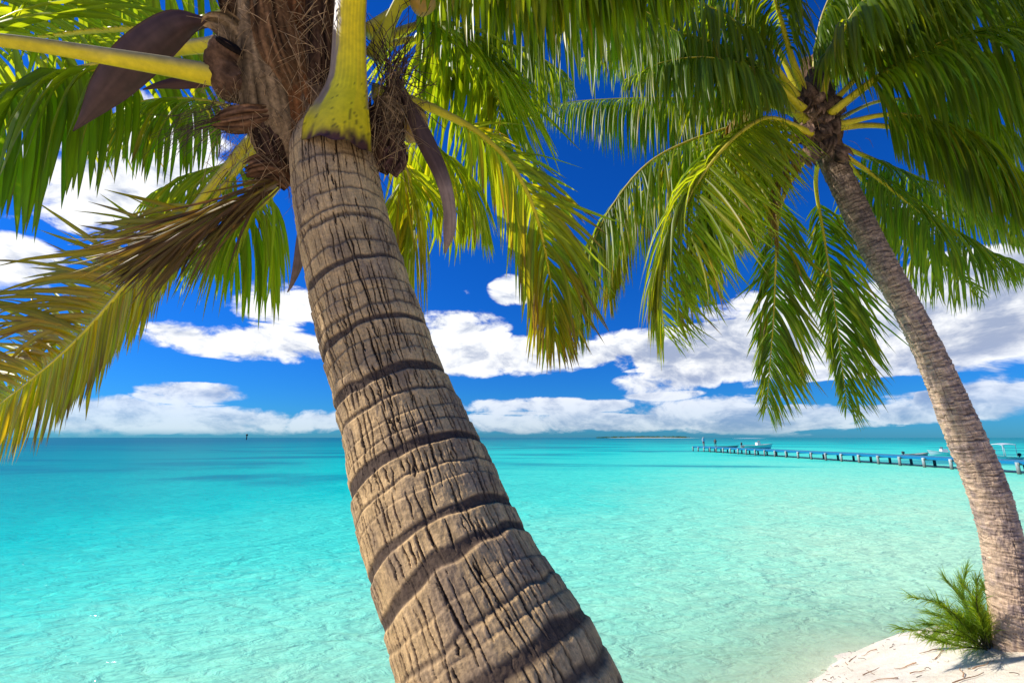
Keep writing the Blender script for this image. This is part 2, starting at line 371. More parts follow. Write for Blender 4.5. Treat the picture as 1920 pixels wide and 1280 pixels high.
# ------------------------------------------------------------------ palm parts
TAN = np.array((.62, .405, .185)); GREY = np.array((.30, .205, .125)); BAND = np.array((.085, .055, .036)); CRK = np.array((.03, .018, .012))
def trunk_mesh(name, parent, axis, rad, rings, nu, nv, crack_n, crack_len, crack_w, crack_depth, lip, tint, seed, upper_grey=0, ring_noise=.006, dense=0, fibre=.56, broken=0, crack_gap=.0125, slant=0):
    """axis (n,3) top->bottom, rad (n,), rings: list of (fraction along, half width m, darkness)"""
    rng = np.random.default_rng(seed)
    c = spline(np.column_stack([axis, rad]), 1500)
    if dense: w_ = np.where(np.arange(1500)/1500 < dense, 1.0, .22); w_ = np.cumsum(w_); c = np.stack([np.interp(np.linspace(w_[0], w_[-1], nv), w_, c[:, k]) for k in range(4)], 1)
    else: c = np.stack([np.interp(np.linspace(0, 1499, nv), np.arange(1500), c[:, k]) for k in range(4)], 1)
    c, r = c[:, :3], c[:, 3]
    L = np.concatenate([[0], np.cumsum(np.linalg.norm(np.diff(c, axis=0), axis=1))])
    T = nrm(np.gradient(c, axis=0)); ref = np.array([0, -1., .1]); S = nrm(np.cross(T, ref)); U = np.cross(S, T)
    # columns denser on the side towards the beach
    a = np.linspace(0, 2*np.pi, nu, endpoint=False); a = a+.45*np.sin(a)*0
    A, LL = np.meshgrid(a, L); rm = r.mean(); X = A/(2*np.pi)
    disp = np.zeros_like(A); band = np.zeros_like(A); edge = np.zeros_like(A)
    nring = lambda k: VN(24, 4, seed*100+k)
    for k, (f, hw, dark) in enumerate(rings):
        s0 = f*L[-1] if f <= 1 else f
        sr = s0+slant*np.cos(A)+ring_noise*(nring(k)(X*24, 0*X+.5)-.5)*2+.014*np.sin(A-2.2+.4*math.sin(k))*(.3+rng.random())
        x = LL-sr                       # + = further down the trunk
        hwv = hw*(.55+.9*nring(k+500)(X*8 % 24, 0*X+.3))
        g = 1/(1+np.exp(-(x+hwv)/.0009))*1/(1+np.exp((x-hwv)/.0008))
        if broken: dark = dark*np.clip(VN(12, 4, seed*77+k)(X*12, 0*X+.4)*2.2-.45, .05, 1)
        band = np.maximum(band, g*dark); disp -= lip*.8*dark*g
        below = np.where(x > 0, np.exp(-np.maximum(x-hwv, 0)/.028), 0)*(1/(1+np.exp(-(x-hwv)/.0012)))
        disp += lip*(.35+.65*dark)*below
        edge = np.maximum(edge, np.exp(-((x-hwv)/.0022)**2)*.6*dark)
    crack = np.zeros_like(A); da = 2*np.pi/nu
    seg = sorted(f*L[-1] for f, h_, k_ in rings if k_ > .72); seg = [0]+seg+[L[-1]]; starts = []
    for g in range(len(seg)-1):
        sl = seg[g+1]-seg[g]; nc = int(2*np.pi*rm/crack_gap); ph = rng.random()
        for k in range(nc):
            if sl < .008 or rng.random() > .86: continue
            a0_, a1_ = rng.uniform(-.08, .25), rng.uniform(.7, 1.1)
            if rng.random() < .25: a1_ += rng.uniform(.2, .8)
            starts.append((seg[g]+sl*a0_, sl*(a1_-a0_), (k+ph+rng.uniform(-.38, .38))/nc*2*np.pi))
    for k in range(crack_n): starts.append((rng.random()*L[-1], crack_len*(.2+.5*rng.random()), rng.random()*2*np.pi))
    for s0, ln, th in starts:
        i0, i1 = np.searchsorted(L, [s0, s0+ln])
        i1 = min(i1, nv-1); m = i1-i0
        if m < 3: continue
        walk = np.cumsum(rng.standard_normal(m))*crack_w*.07/rm+rng.uniform(-.06, .06)*np.linspace(0, ln, m)/rm
        walk += np.sign(rng.random()-.5)*.45*crack_w/rm*(np.sin(np.linspace(0, rng.uniform(3, 14), m)))
        w = crack_w*(.45+.75*rng.random()**1.5)*np.sin(np.linspace(.12, np.pi-.05, m))**.6*(.7+.6*rng.random(m))
        amp = .75+.35*rng.random()
        half = int(np.ceil(2.2*crack_w/(rm*da)))+1; ks = np.arange(-half, half+1)
        t = th+walk; j0 = np.round(t/da).astype(int); jj = (j0[:, None]+ks) % nu
        dist = (ks[None, :]*da+(j0*da-t)[:, None])*r[i0:i1][:, None]
        val = amp*np.clip(1.25-np.abs(dist)/np.maximum(w[:, None], 1e-5), 0, 1)
        rows = np.arange(i0, i1)[:, None]+0*jj
        crack[rows, jj] = np.maximum(crack[rows, jj], val)
    crack *= 1-.6*np.clip(band*1.2, 0, 1)
    n1 = fbm(X*16, LL*14, 4, VN(16, 64, seed)); n2 = fbm(X*48, LL*26, 4, VN(48, 64, seed+1)); n3 = fbm(X*160, LL*120, 2, VN(160, 64, seed+2))
    n4 = fbm(X*320, LL*30, 2, VN(320, 64, seed+3))
    disp = disp+.006*(n1-.5)+.0035*(n2-.5)+.0016*(n3-.5)+.0012*(n4-.5)-crack_depth*crack
    if broken: n5 = fbm(X*14, LL*110, 3, VN(14, 64, seed+9)); disp = disp+.007*(n2-.5)+.003*(n3-.5)+.012*(n5-.5)
    Nn = np.cos(A)[..., None]*S[:, None]+np.sin(A)[..., None]*U[:, None]
    V = (c[:, None]+Nn*(r[:, None]+disp)[..., None]).reshape(-1, 3)
    col = TAN*tint+(GREY*tint-TAN*tint)*np.clip((n1-.44)*4, 0, 1)[..., None]*.75
    col = col*(.72+.56*n2)[..., None]*(1-fibre/2+fibre*n4)[..., None]
    if broken: col = col*np.clip(.25+1.5*n5, .4, 1.6)[..., None]
    if upper_grey:
        up = np.clip(1-LL/upper_grey, 0, 1)
        blot = np.clip((n2-.52)*9, 0, 1)*up
        if broken: col = col*(1-.45*np.clip(up*1.6, 0, 1))[..., None]
        col = col+(np.array((.10, .065, .045))-col)*(blot*.75)[..., None]
    col = col+(BAND*(.8+.7*n3)[..., None]-col)*np.clip(band, 0, 1)[..., None]
    col = col*(1+.35*edge[..., None])
    col = col+(CRK-col)*np.clip(crack*1.25, 0, 1)[..., None]
    i, j = np.meshgrid(np.arange(nv-1), np.arange(nu), indexing='ij'); j2 = (j+1) % nu
    Q = np.stack([i*nu+j, i*nu+j2, (i+1)*nu+j2, (i+1)*nu+j], -1).reshape(-1, 4)
    o = mesh(name, V, Q, M_BARK, parent, col.reshape(-1, 3))
    return o
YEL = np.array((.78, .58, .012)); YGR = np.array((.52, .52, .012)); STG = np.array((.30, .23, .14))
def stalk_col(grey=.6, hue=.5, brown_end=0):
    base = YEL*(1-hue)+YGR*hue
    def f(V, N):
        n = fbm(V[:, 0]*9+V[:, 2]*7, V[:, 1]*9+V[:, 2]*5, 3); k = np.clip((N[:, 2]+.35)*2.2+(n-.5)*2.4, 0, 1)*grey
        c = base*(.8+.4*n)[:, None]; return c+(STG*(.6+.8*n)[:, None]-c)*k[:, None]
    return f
LEAF = {'green': ((.17, .28, .012), (.33, .42, .016)), 'bright': ((.27, .38, .010), (.50, .56, .03)), 'dark': ((.15, .26, .012), (.30, .41, .016)),
        'yellow': ((.44, .42, .010), (.78, .52, .012)), 'brown': ((.15, .062, .036), (.26, .12, .06)), 'orange': ((.42, .20, .03), (.55, .30, .06))}
class Frond: pass
ALL = {}
def frond(palm, parent, pts, L=.5, n=80, t0=.22, W_=.04, r0=.026, droop=1.4, pal='green', age=.15, a0=28, a1=62, sides=(1, 1), fold=.45, jit=.14,
          lift=.12, grey=.55, hue=.4, flat=.7, ref=None, tip_age=.0, name='frond', dry=False, label=None, twist=.5, lmin=.3, gap=0, r1=.0035, nseg=6):
    c = spline([P(*p) for p in pts], 60); L, W_, r0, r1 = L*DSC, W_*DSC, r0*DSC, r1*DSC
    rng = np.random.default_rng(abs(hash((round(pts[0][0]*7+pts[-1][0]), round(pts[-1][1]*3)))) % (2**31))
    u = np.linspace(0, 1, 60); rad = r1+(r0-r1)*(1-u)**1.9; rad[:6] *= np.linspace(1.35, 1, 6)
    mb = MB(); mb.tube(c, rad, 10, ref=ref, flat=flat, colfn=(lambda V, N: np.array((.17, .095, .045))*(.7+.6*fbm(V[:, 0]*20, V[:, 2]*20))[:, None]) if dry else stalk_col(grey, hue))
    fo = mb.build(name, M_STALK, parent)
    if label: fo['label'] = label
    T, S, U = frames(c, ref)
    tt = np.linspace(t0, .995, n); tt = np.concatenate([tt, tt+.4/n]); sd = np.concatenate([np.full(n, -1.), np.full(n, 1.)])
    keep = rng.random(2*n) > gap; tt, sd = np.minimum(tt[keep], .998), sd[keep]; m = len(tt)
    I = lambda A_: np.stack([np.interp(tt, u, A_[:, k]) for k in range(3)], 1)
    B, Tm, Sm, Um = I(c), nrm(I(T)), nrm(I(S)), nrm(I(U)); x = (tt-t0)/(1-t0)
    ang = np.radians(a0+(a1-a0)*x**1.3)+rng.normal(0, jit, m)
    grp = np.interp(np.arange(m) % n, np.arange(0, n+8, 4), rng.normal(0, .10, len(np.arange(0, n+8, 4))))   # neighbours hang together
    d = Sm*sd[:, None]*np.cos(ang)[:, None]+Tm*np.sin(ang)[:, None]+Um*(lift+rng.normal(0, jit*.7, m)+grp)[:, None]; d = nrm(d)
    prof = np.interp(x, [0, .12, .35, .6, .85, 1], [.55, .82, 1, .93, .6, lmin]); ln = L*prof*rng.uniform(.82, 1.1, m)*np.where(sd < 0, sides[0], sides[1])
    wd = W_*np.interp(x, [0, .3, .7, 1], [.75, 1, .85, .4])*rng.uniform(.75, 1.15, m)
    a = nrm(np.cross(d, Um)); roll = rng.normal(0, twist, m)
    nn = np.cross(a, d); a = a*np.cos(roll)[:, None]+nn*np.sin(roll)[:, None]
    dr = np.where(sd < 0, droop[0], droop[1]) if isinstance(droop, tuple) else droop
    g = dr*rng.uniform(.7, 1.35, m); ks = np.linspace(0, 1, nseg+1); p = B.copy(); Vs = np.zeros((m, nseg+1, 3, 3)); UVs = np.zeros((m, nseg+1, 3, 3))
    kink = np.where(rng.random(m) < .10, rng.integers(2, nseg, m), -1)
    wander = rng.normal(0, .10, (m, 3)); dn = np.array([0, 0, -1.])
    c0, c1 = [np.array(v) for v in LEAF[pal]]
    base = c0+(c1-c0)*rng.random((m, 1)); yl = np.array(LEAF['yellow'][0])+(np.array(LEAF['yellow'][1])-np.array(LEAF['yellow'][0]))*rng.random((m, 1)); br = np.array(LEAF['brown'][1])
    ag = np.clip(age*rng.gamma(1.2, 1, m)+tip_age*x**1.5*rng.uniform(.4, 1.4, m), 0, 1)[:, None]
    Cs = np.zeros((m, nseg+1, 3, 3))
    for k in range(nseg+1):
        q = ks[k]; w = wd*np.interp(q, [0, .08, .35, .7, .93, 1], [.45, .72, 1, .72, .22, .02])
        an = nrm(a-(a*d).sum(1, keepdims=True)*d); nv = np.cross(an, d); cf, sf = math.cos(fold), math.sin(fold)
        Vs[:, k, 0] = p-an*(w*cf)[:, None]*.5-nv*(w*sf)[:, None]*.5; Vs[:, k, 1] = p; Vs[:, k, 2] = p+an*(w*cf)[:, None]*.5-nv*(w*sf)[:, None]*.5
        UVs[:, k, :, 0] = np.array([-1, 0, 1.]); UVs[:, k, :, 1] = (q*ln/.1)[:, None]; UVs[:, k, :, 2] = (np.arange(m)*1.37)[:, None]
        cc = base*(1-.15*q)+(yl-base)*np.clip(ag*(.35+1.1*q), 0, 1)
        if not dry: cc = cc+(br-cc)*np.clip((q-(1.02-.45*ag))*6, 0, 1)*.85
        cc = cc[:, None, :]*np.array([.92, 1.5, .92])[:, None]; Cs[:, k] = cc
        if k < nseg:
            gg = g*(1.75-1.45*q)/nseg*np.where(k >= kink, np.where(kink >= 0, 4, 1), 1)
            d = nrm(d+dn*gg[:, None]*1.6+wander/nseg*1.5); p = p+d*(ln/nseg)[:, None]
    R = Frond(); R.obj, R.V, R.C, R.UV, R.dry, R.B = fo, Vs, Cs, UVs, dry, B
    px, py, dz = proj(Vs); ok = (px > 0) & (px < 1920) & (py > 0) & (py < 1280) & (dz > .05)
    R.score = (ln*wd/np.maximum(dz[:, nseg//2, 1], .2)**2)*ok.mean((1, 2))
    ALL.setdefault(palm, []).append(R); return fo
def leaflet_faces(nseg):
    f = []
    for k in range(nseg): f += [(3*k, 3*k+3, 3*k+4, 3*k+1), (3*k+1, 3*k+4, 3*k+5, 3*k+2)]
    return np.array(f)
def finish_leaflets(palm, limit=298):
    """the leaflets that show largest are objects of their own, the others of a frond are one mass"""
    sc_ = np.concatenate([r.score for r in ALL[palm]]); thr = np.sort(sc_)[::-1][limit]
    for r in ALL[palm]:
        big = r.score > thr; ns = r.V.shape[1]-1; F = leaflet_faces(ns); nv = (ns+1)*3; mat = M_DRY if r.dry else M_LEAF
        for i in np.nonzero(big)[0]:
            mesh('leaflet', r.V[i].reshape(-1, 3), F, mat, r.obj, r.C[i].reshape(-1, 3), origin=r.B[i], uv=r.UV[i].reshape(-1, 3))
        rest = np.nonzero(~big)[0]
        if len(rest):
            Fa = (F[None]+(np.arange(len(rest))*nv)[:, None, None]).reshape(-1, 4)
            o = mesh('leaflets', r.V[rest].reshape(-1, 3), Fa, mat, r.obj, r.C[rest].reshape(-1, 3), uv=r.UV[rest].reshape(-1, 3)); o['kind'] = 'stuff'
def sheet(name, parent, rows, col, ragged=.25, nu=18, nv=26, bulge=.35, noise=.012, mat=None, seed=0, label=None, cup=1):
    """curved fibrous sheet; rows: (px, py, depth, half width px, lean px) from base to free end; bulges to the camera"""
    rng = np.random.default_rng(seed); R = spline([(*P(r[0], r[1], r[2]), r[3]*r[2]*DSC/FPX) for r in rows], nv)
    c, hw = R[:, :3], R[:, 3]; T = nrm(np.gradient(c, axis=0)); view = nrm(c-np.array([0, 0, CAM_Z])); S = nrm(np.cross(T, view)); N = -view*cup
    u = np.linspace(-1, 1, nu); end = 1-ragged*rng.random(nu)**1.3
    V = np.zeros((nv, nu, 3)); vv = np.linspace(0, 1, nv)
    for j in range(nu):
        q = vv*end[j]; cj = np.stack([np.interp(q, vv, c[:, k]) for k in range(3)], 1); hj = np.interp(q, vv, hw)
        Sj = np.stack([np.interp(q, vv, S[:, k]) for k in range(3)], 1); Nj = np.stack([np.interp(q, vv, N[:, k]) for k in range(3)], 1)
        V[:, j] = cj+Sj*(u[j]*hj)[:, None]+Nj*((1-u[j]**2)*bulge*hj)[:, None]
    n = fbm(np.add.outer(vv*3, u*0)+seed, np.add.outer(vv*0, u*6), 4, VNB); V = V+N[:, None]*((n-.5)*2*noise)[..., None]
    n2 = fbm(np.add.outer(vv*2, u*0)+seed, np.add.outer(vv*0, u*22), 3, VNA); C = np.asarray(col)*np.clip(2.6*n2[..., None]-.55, .12, 2.2)*(.55+.9*n[..., None])
    back = V-N[:, None]*.006; A = np.concatenate([V.reshape(-1, 3), back.reshape(-1, 3)]); F = grid_faces(nv, nu); m = nu*nv
    ring = np.concatenate([np.arange(nu), np.arange(1, nv)*nu+nu-1, (nv-1)*nu+np.arange(nu-2, -1, -1), np.arange(nv-2, 0, -1)*nu]); r2 = np.roll(ring, -1)
    F = np.vstack([F, F[:, ::-1]+m, np.stack([ring, ring+m, r2+m, r2], 1)])
    o = mesh(name, A, F, mat or M_FIBRE, parent, np.concatenate([C.reshape(-1, 3)]*2))
    if label: o['label'] = label
    return o
def spathe(name, parent, rows, col, seed=0, open_=.55, label=None, tip=None):
    """woody boat-shaped bract, pointed at its free end; rows: (px, py, depth, half width px)"""
    nv, nu = 40, 14; R = spline([(*P(r[0], r[1], r[2]), r[3]*r[2]*DSC/FPX) for r in rows], nv); c, hw = R[:, :3], np.maximum(R[:, 3], .0008)
    T = nrm(np.gradient(c, axis=0)); view = nrm(c-np.array([0, 0, CAM_Z])); S = nrm(np.cross(T, view)); N = np.cross(S, T)
    N = np.where((N*view).sum(1, keepdims=True) > 0, -N, N); u = np.linspace(-1, 1, nu)
    out = c[:, None]+S[:, None]*(u*1.0)[None, :, None]*hw[:, None, None]+N[:, None]*((1-u**2)*open_)[None, :, None]*hw[:, None, None]
    inn = out-N[:, None]*.005
    n = fbm(np.add.outer(np.arange(nv)*.25, u*0)+seed, np.add.outer(np.zeros(nv), u*9), 3); C = np.asarray(col)*(.6+.8*n[..., None]); m = nu*nv
    if tip is not None: k_ = np.clip((np.linspace(0, 1, nv)-.55)*8, 0, 1)[:, None, None]; C = C+(np.asarray(tip)*(.6+.8*n[..., None])-C)*k_
    F = grid_faces(nv, nu); ring = np.concatenate([np.arange(nu), np.arange(1, nv)*nu+nu-1, (nv-1)*nu+np.arange(nu-2, -1, -1), np.arange(nv-2, 0, -1)*nu]); r2 = np.roll(ring, -1)
    F = np.vstack([F, F[:, ::-1]+m, np.stack([ring, ring+m, r2+m, r2], 1)])
    o = mesh(name, np.concatenate([out.reshape(-1, 3), inn.reshape(-1, 3)]), F, M_SPATHE, parent, np.concatenate([C.reshape(-1, 3)]*2))
    if label: o['label'] = label
    return o
def coconut(parent, px, py, d, rpx, tilt=0):
    c = P(px, py, d); r = rpx*d*DSC/FPX; a = np.linspace(0, 2*np.pi, 28, endpoint=False); b = np.linspace(.02, np.pi-.02, 18); A, B_ = np.meshgrid(a, b)
    rr = r*(1+.05*np.cos(3*A)*np.sin(B_)); z = -np.cos(B_)*rr*1.18; V = np.stack([rr*np.sin(B_)*np.cos(A), rr*np.sin(B_)*np.sin(A), z], -1).reshape(-1, 3)+c
    i, j = np.meshgrid(np.arange(17), np.arange(28), indexing='ij'); Q = np.stack([i*28+j, i*28+(j+1) % 28, (i+1)*28+(j+1) % 28, (i+1)*28+j], -1).reshape(-1, 4)
    k = np.clip(.5+V[:, 2:3]*0+(fbm(A.ravel()*2, B_.ravel()*3)-.5)[:, None]*1.6, 0, 1); C = np.array((.55, .30, .03))*(1-k)+np.array((.38, .24, .06))*k
    o = mesh('coconut', V, Q, M_NUT, parent, C, origin=c); return o
def strands(name, parent, specs, mat, sides=4):
    mb = MB()
    for pts, r, col in specs:
        c = spline(pts, 9); mb.tube(c, r*DSC*np.linspace(1, .45, 9), sides, C=col)
    o = mb.build(name, mat, parent); o['kind'] = 'stuff'; return o

# ------------------------------------------------------------------ the near palm
def near_palm():
    global DSC
    edges = [(285, 549, 699), (400, 556, 725), (500, 573, 757), (600, 592, 795), (700, 616, 833), (800, 638, 880), (900, 652, 933), (1000, 672, 983), (1100, 697, 1042), (1200, 718, 1112), (1280, 730, 1168)]
    ctr = [((l+r)/2, y) for y, l, r in edges]; axis = []; rad = []
    for i, (y, l, r) in enumerate(edges):
        z = float(np.interp(y, [285, 400, 500, 600, 700, 800, 900, 1000, 1100, 1200, 1280], [1.215, 1.168, 1.128, 1.088, 1.04, .985, .925, .86, .80, .755, .725])); a, b = ctr[max(i-1, 0)], ctr[min(i+1, len(ctr)-1)]; cosa = (b[1]-a[1])/math.hypot(b[0]-a[0], b[1]-a[1])
        rr = (r-l)/2*cosa*z/FPX*.985; axis.append(P((l+r)/2, y, z+rr*.12)); rad.append(rr)
    d = nrm(axis[-1]-axis[-3]); p = axis[-1].copy(); zg = .75
    for k in range(1, 6):
        d = nrm(d+np.array([0, .02, -.06])); p = p+d*.24; axis.append(p.copy()); rad.append(rad[-1]*1.03+(.03 if k > 3 else 0))
    DSC = .86; tops = [P(618, 225, 1.455), P(608, 130, 1.52)]
    axis = [tops[1], tops[0]]+axis; rad = [.025, .066]+rad
    root = empty('palm_tree', (p[0], p[1], float(ground_z(p[0], p[1]))), 'thick ringed coconut palm leaning across the middle, close to the camera', 'palm tree')
    # ring positions: image rows along the trunk turned into lengths
    c = spline(np.column_stack([np.array(axis), rad]), 1100)[:, :3]; py = proj(c)[1]; Ls = np.linspace(0, 1, 1100); LT = np.linalg.norm(np.diff(c, axis=0), axis=1).sum()
    inv = lambda y: float(np.interp(y, np.maximum.accumulate(py[:700]), Ls[:700])) if y < py[699] else float(np.interp(y, np.maximum.accumulate(py), Ls))
    rings = []
    for y, hw, dk in [(300, .004, .5), (336, .004, .55), (370, .004, .5), (400, .003, .6), (437, .004, .75), (457, .005, .75), (497, .004, .7), (526, .008, .95), (565, .003, .7), (590, .002, .5), (618, .004, .7), (645, .009, .97), (681, .003, .65), (705, .002, .5),
                      (736, .010, .97), (782, .004, .85), (820, .002, .5), (848, .003, .65), (888, .013, 1), (936, .003, .75), (965, .002, .5), (1130, .002, .5), (1024, .011, .97), (1082, .010, .97), (1176, .003, .7), (1205, .002, .5), (1242, .012, .95)]:
        rings.append((inv(y), hw, dk))
    last = rings[-1][0]*LT
    for k in range(1, 16): rings.append(((last+.06*k)/LT if (last+.06*k)/LT < 1 else .999, .009, .9))
    trunk_mesh('trunk', root, np.array(axis), np.array(rad), rings, 740, 950, 700, .07, .0023, .0060, .0030, 1.0, 21, upper_grey=.50, dense=.56, fibre=.6, slant=.016)
    # crown core of old leaf bases
    core = spline([(*P(622, 262, 1.47), .084), (*P(604, 180, 1.52), .10), (*P(590, 90, 1.58), .106), (*P(578, 0, 1.65), .102), (*P(566, -120, 1.74), .085), (*P(560, -240, 1.85), .04)], 60)
    V, Q, T, N = tube_arrays(core[:, :3], core[:, 3], 64); n = fbm(np.arctan2(N[:, 0], N[:, 1])*5, V[:, 2]*14, 4); n2 = fbm(np.arctan2(N[:, 0], N[:, 1])*22, V[:, 2]*7, 3, VNB)
    V = V+N*((n-.5)*.07+(n2-.5)*.02)[:, None]; C = np.array((.17, .095, .05))*(.35+1.3*n2)[:, None]
    mesh('crown_core', V, [Q, T], M_FIBRE, root, C)
    BR = (.21, .105, .045); RB = (.25, .10, .035); TG = (.36, .23, .115); DK = (.10, .052, .03)
    # living leaf base clasping the trunk top, yellow
    rows = [(266, 557, 699), (235, 566, 695), (205, 580, 692), (172, 602, 690), (140, 616, 688), (100, 621, 687), (50, 624, 686), (0, 627, 688), (-80, 630, 692)]
    nv, nu = 80, 30; ra = spline([((l+r)/2, y, (r-l)/2) for y, l, r in rows], nv); V = []; C = []
    for i, (cx, y, hw) in enumerate(ra):
        q = i/(nv-1); d = 1.34-.02*q
        for j in range(nu):
            u = -1+2*j/(nu-1); bul = math.sqrt(max(0, 1-u*u*.98))*(1.05-.35*min(1, q*2.5))
            yy = y+(1-q)**6*(14*u+16*u*u-6)+3*math.sin(u*9+2)*(1-q)**8
            dd = d+.02-bul*hw*d/FPX; V.append(P(cx+u*hw, yy, dd))
            n = float(fbm(u*2+3, q*5)); n2 = float(fbm(u*14, q*9, 3, VNB)); n3 = float(fbm(u*23+q*31, q*47-u*19, 2, VNC))
            cc = np.array((.84, .62, .004))*(.85+.3*n); cc = cc+(np.array((.62, .62, .006))-cc)*min(1, max(0, 1.2-abs(q-.3)*4))*.5*(1 if u < .5 else .4)
            cc = cc*(1-.12*math.cos(u*30)*(q > .3))
            e = (1-q*1.0)*1.0; br = max(0, min(1, (1-q/.085)*1.4+(n2-.5)*2.2)) if q < .16 else 0
            cc = cc+(np.array((.10, .035, .015))-cc)*br
            if q < .33 and n3 > .68 and n2 > .5: cc = cc*.35
            fl = max(0, min(1, (-.58-u+(n2-.5)*.35)*9))*max(0, min(1, (q-.12)*9)); fl = max(fl, max(0, min(1, (u-.90)*14))*(q > .2)); cc = cc+(np.array((.30, .22, .15))*(.6+.8*n2)-cc)*fl
            C.append(cc)
    V = np.array(V); back = V+np.tile(nrm(V.mean(0)-np.array([0, 0, CAM_Z]))*.015, (len(V), 1)); m = len(V); F = grid_faces(nv, nu)
    ring = np.concatenate([np.arange(nu), np.arange(1, nv)*nu+nu-1, (nv-1)*nu+np.arange(nu-2, -1, -1), np.arange(nv-2, 0, -1)*nu]); r2 = np.roll(ring, -1)
    o = mesh('leaf_base', np.concatenate([V, back]), np.vstack([F, F[:, ::-1]+m, np.stack([ring, ring+m, r2+m, r2], 1)]), M_STALK, root, np.concatenate([C, C])); o['label'] = 'smooth yellow leaf base clasping the trunk top'
    # brown sheaths and stubs
    sheet('old_sheath', root, [(545, 330, 1.43, 30), (520, 260, 1.40, 46), (505, 170, 1.38, 52), (492, 90, 1.38, 44), (478, -20, 1.40, 30)], TG, .1, seed=1, bulge=.5)
    sheet('old_sheath', root, [(590, 300, 1.42, 36), (575, 220, 1.415, 46), (565, 130, 1.41, 48), (560, 50, 1.42, 42), (560, -60, 1.45, 34)], RB, .12, seed=2, bulge=.4)
    sheet('old_sheath', root, [(560, 180, 1.40, 20), (535, 120, 1.37, 36), (515, 60, 1.36, 38), (500, -20, 1.36, 30)], BR, .2, seed=3, bulge=.4)
    sheet('old_sheath', root, [(600, 170, 1.40, 20), (605, 110, 1.385, 30), (600, 40, 1.38, 26), (598, -50, 1.4, 22)], DK, .1, seed=4, bulge=.3)
    sheet('old_sheath', root, [(470, 170, 1.41, 20), (448, 110, 1.38, 30), (425, 60, 1.36, 34), (395, 45, 1.35, 24), (380, 50, 1.35, 8)], TG, .35, seed=5, bulge=.3)
    sheet('old_sheath', root, [(470, 40, 1.43, 30), (450, 15, 1.41, 34), (440, -30, 1.41, 30)], BR, .3, seed=6)
    sheet('old_sheath', root, [(510, 215, 1.37, 16), (470, 222, 1.35, 24), (430, 228, 1.34, 22), (388, 232, 1.34, 8)], (.22, .11, .055), .3, seed=7, bulge=.4)
    sheet('old_sheath', root, [(548, 345, 1.42, 20), (520, 318, 1.38, 28), (490, 316, 1.36, 26), (455, 325, 1.36, 16)], (.18, .09, .045), .25, seed=8, bulge=.5)
    sheet('old_sheath', root, [(525, 330, 1.39, 14), (510, 280, 1.37, 24), (495, 230, 1.37, 22), (500, 190, 1.37, 12)], DK, .3, seed=9, bulge=.4)
    sheet('old_sheath', root, [(705, 320, 1.44, 22), (722, 270, 1.42, 34), (722, 220, 1.42, 32), (712, 170, 1.43, 20)], DK, .2, seed=10, bulge=.6)
    sheet('old_sheath', root, [(700, 200, 1.42, 14), (725, 205, 1.40, 24), (745, 225, 1.41, 22), (758, 245, 1.42, 8)], TG, .5, seed=11, bulge=.4)
    sheet('old_sheath', root, [(722, 318, 1.43, 24), (740, 292, 1.42, 26), (750, 262, 1.43, 14)], (.13, .065, .055), .4, seed=12, bulge=.6)
    # cut petiole stub, with a near-black cap painting the shade of a hollow end
    mb = MB(); c = spline([P(470, 175, 1.40), P(432, 160, 1.37), P(420, 120, 1.35), P(432, 88, 1.345)], 24)
    mb.tube(c, np.interp(np.linspace(0, 1, 24), [0, .3, .8, 1], np.array([.045, .060, .050, .050])*DSC), 28, flat=.62, ripple=.045, colfn=lambda V, N: np.array((.13, .07, .04))*(.1+1.8*fbm(V[:, 0]*45, V[:, 2]*90))[:, None])
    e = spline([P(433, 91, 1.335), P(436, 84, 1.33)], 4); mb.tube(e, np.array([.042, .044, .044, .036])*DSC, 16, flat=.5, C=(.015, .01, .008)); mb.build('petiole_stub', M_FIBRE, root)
    # hair-like fibres
    rng = np.random.default_rng(5); sp = []
    for k in range(900):
        x, y = rng.uniform(400, 620), rng.uniform(-10, 345)
        if k > 720: x, y = rng.uniform(690, 765), rng.uniform(120, 330)
        d = 1.335+rng.uniform(0, .07); a = rng.uniform(-2.6, -.5) if rng.random() < .5 else rng.uniform(.6, 2.6); l = rng.uniform(15, 75); b = rng.normal(0, 22)
        sp.append(([P(x, y, d), P(x+.5*l*math.cos(a)+b*.5, y+.5*l*math.sin(a), d-.01), P(x+l*math.cos(a)+b, y+l*math.sin(a)+8, d)], rng.uniform(.0005, .0014), np.array(TG)*rng.uniform(.25, 1.7)))
    for k in range(60):      # roots and fringe under the left sheaths
        x, y = rng.uniform(330, 440), rng.uniform(195, 240); sp.append(([P(x+60, y-5, 1.37), P(x, y+12, 1.36), P(x-rng.uniform(10, 90), y+rng.uniform(10, 80), 1.36)], .0011, (.10, .06, .05)))
    strands('fibre_strands', root, sp, M_FIBRE)
    # dead flower stalk: a net of thin twigs
    sp = []; o0 = P(742, 190, 1.44)
    for k in range(95):
        a = rng.uniform(-2.5, .9); l = rng.uniform(60, 170); x1, y1 = 735+rng.normal(0, 14), 150+rng.normal(0, 26); x2, y2 = x1+l*math.cos(a)*.6, y1+l*math.sin(a)*.9
        d = rng.uniform(1.38, 1.46); sp.append(([P(742+rng.normal(0, 8), 180+rng.normal(0, 10), 1.44), P(x1, y1, d), P((x1+x2)/2+rng.normal(0, 14), (y1+y2)/2+rng.normal(0, 14), d), P(min(x2, 820), max(min(y2, 280), -10), d)], rng.uniform(.0011, .0024), np.array((.085, .05, .035))*rng.uniform(.6, 1.8)))
    for k in range(34):
        x = rng.uniform(700, 790); sp.append(([P(745+rng.normal(0, 10), 150, 1.40), P(x, 195, 1.39), P(x+rng.normal(0, 12), rng.uniform(220, 290), 1.40)], .0016, np.array((.12, .075, .045))*rng.uniform(.6, 1.6)))
    o = strands('dead_flower_stalk', root, sp, M_FIBRE, 5)
    coconut(root, 771, 232, 1.50, 30); coconut(root, 792, -4, 1.45, 27)
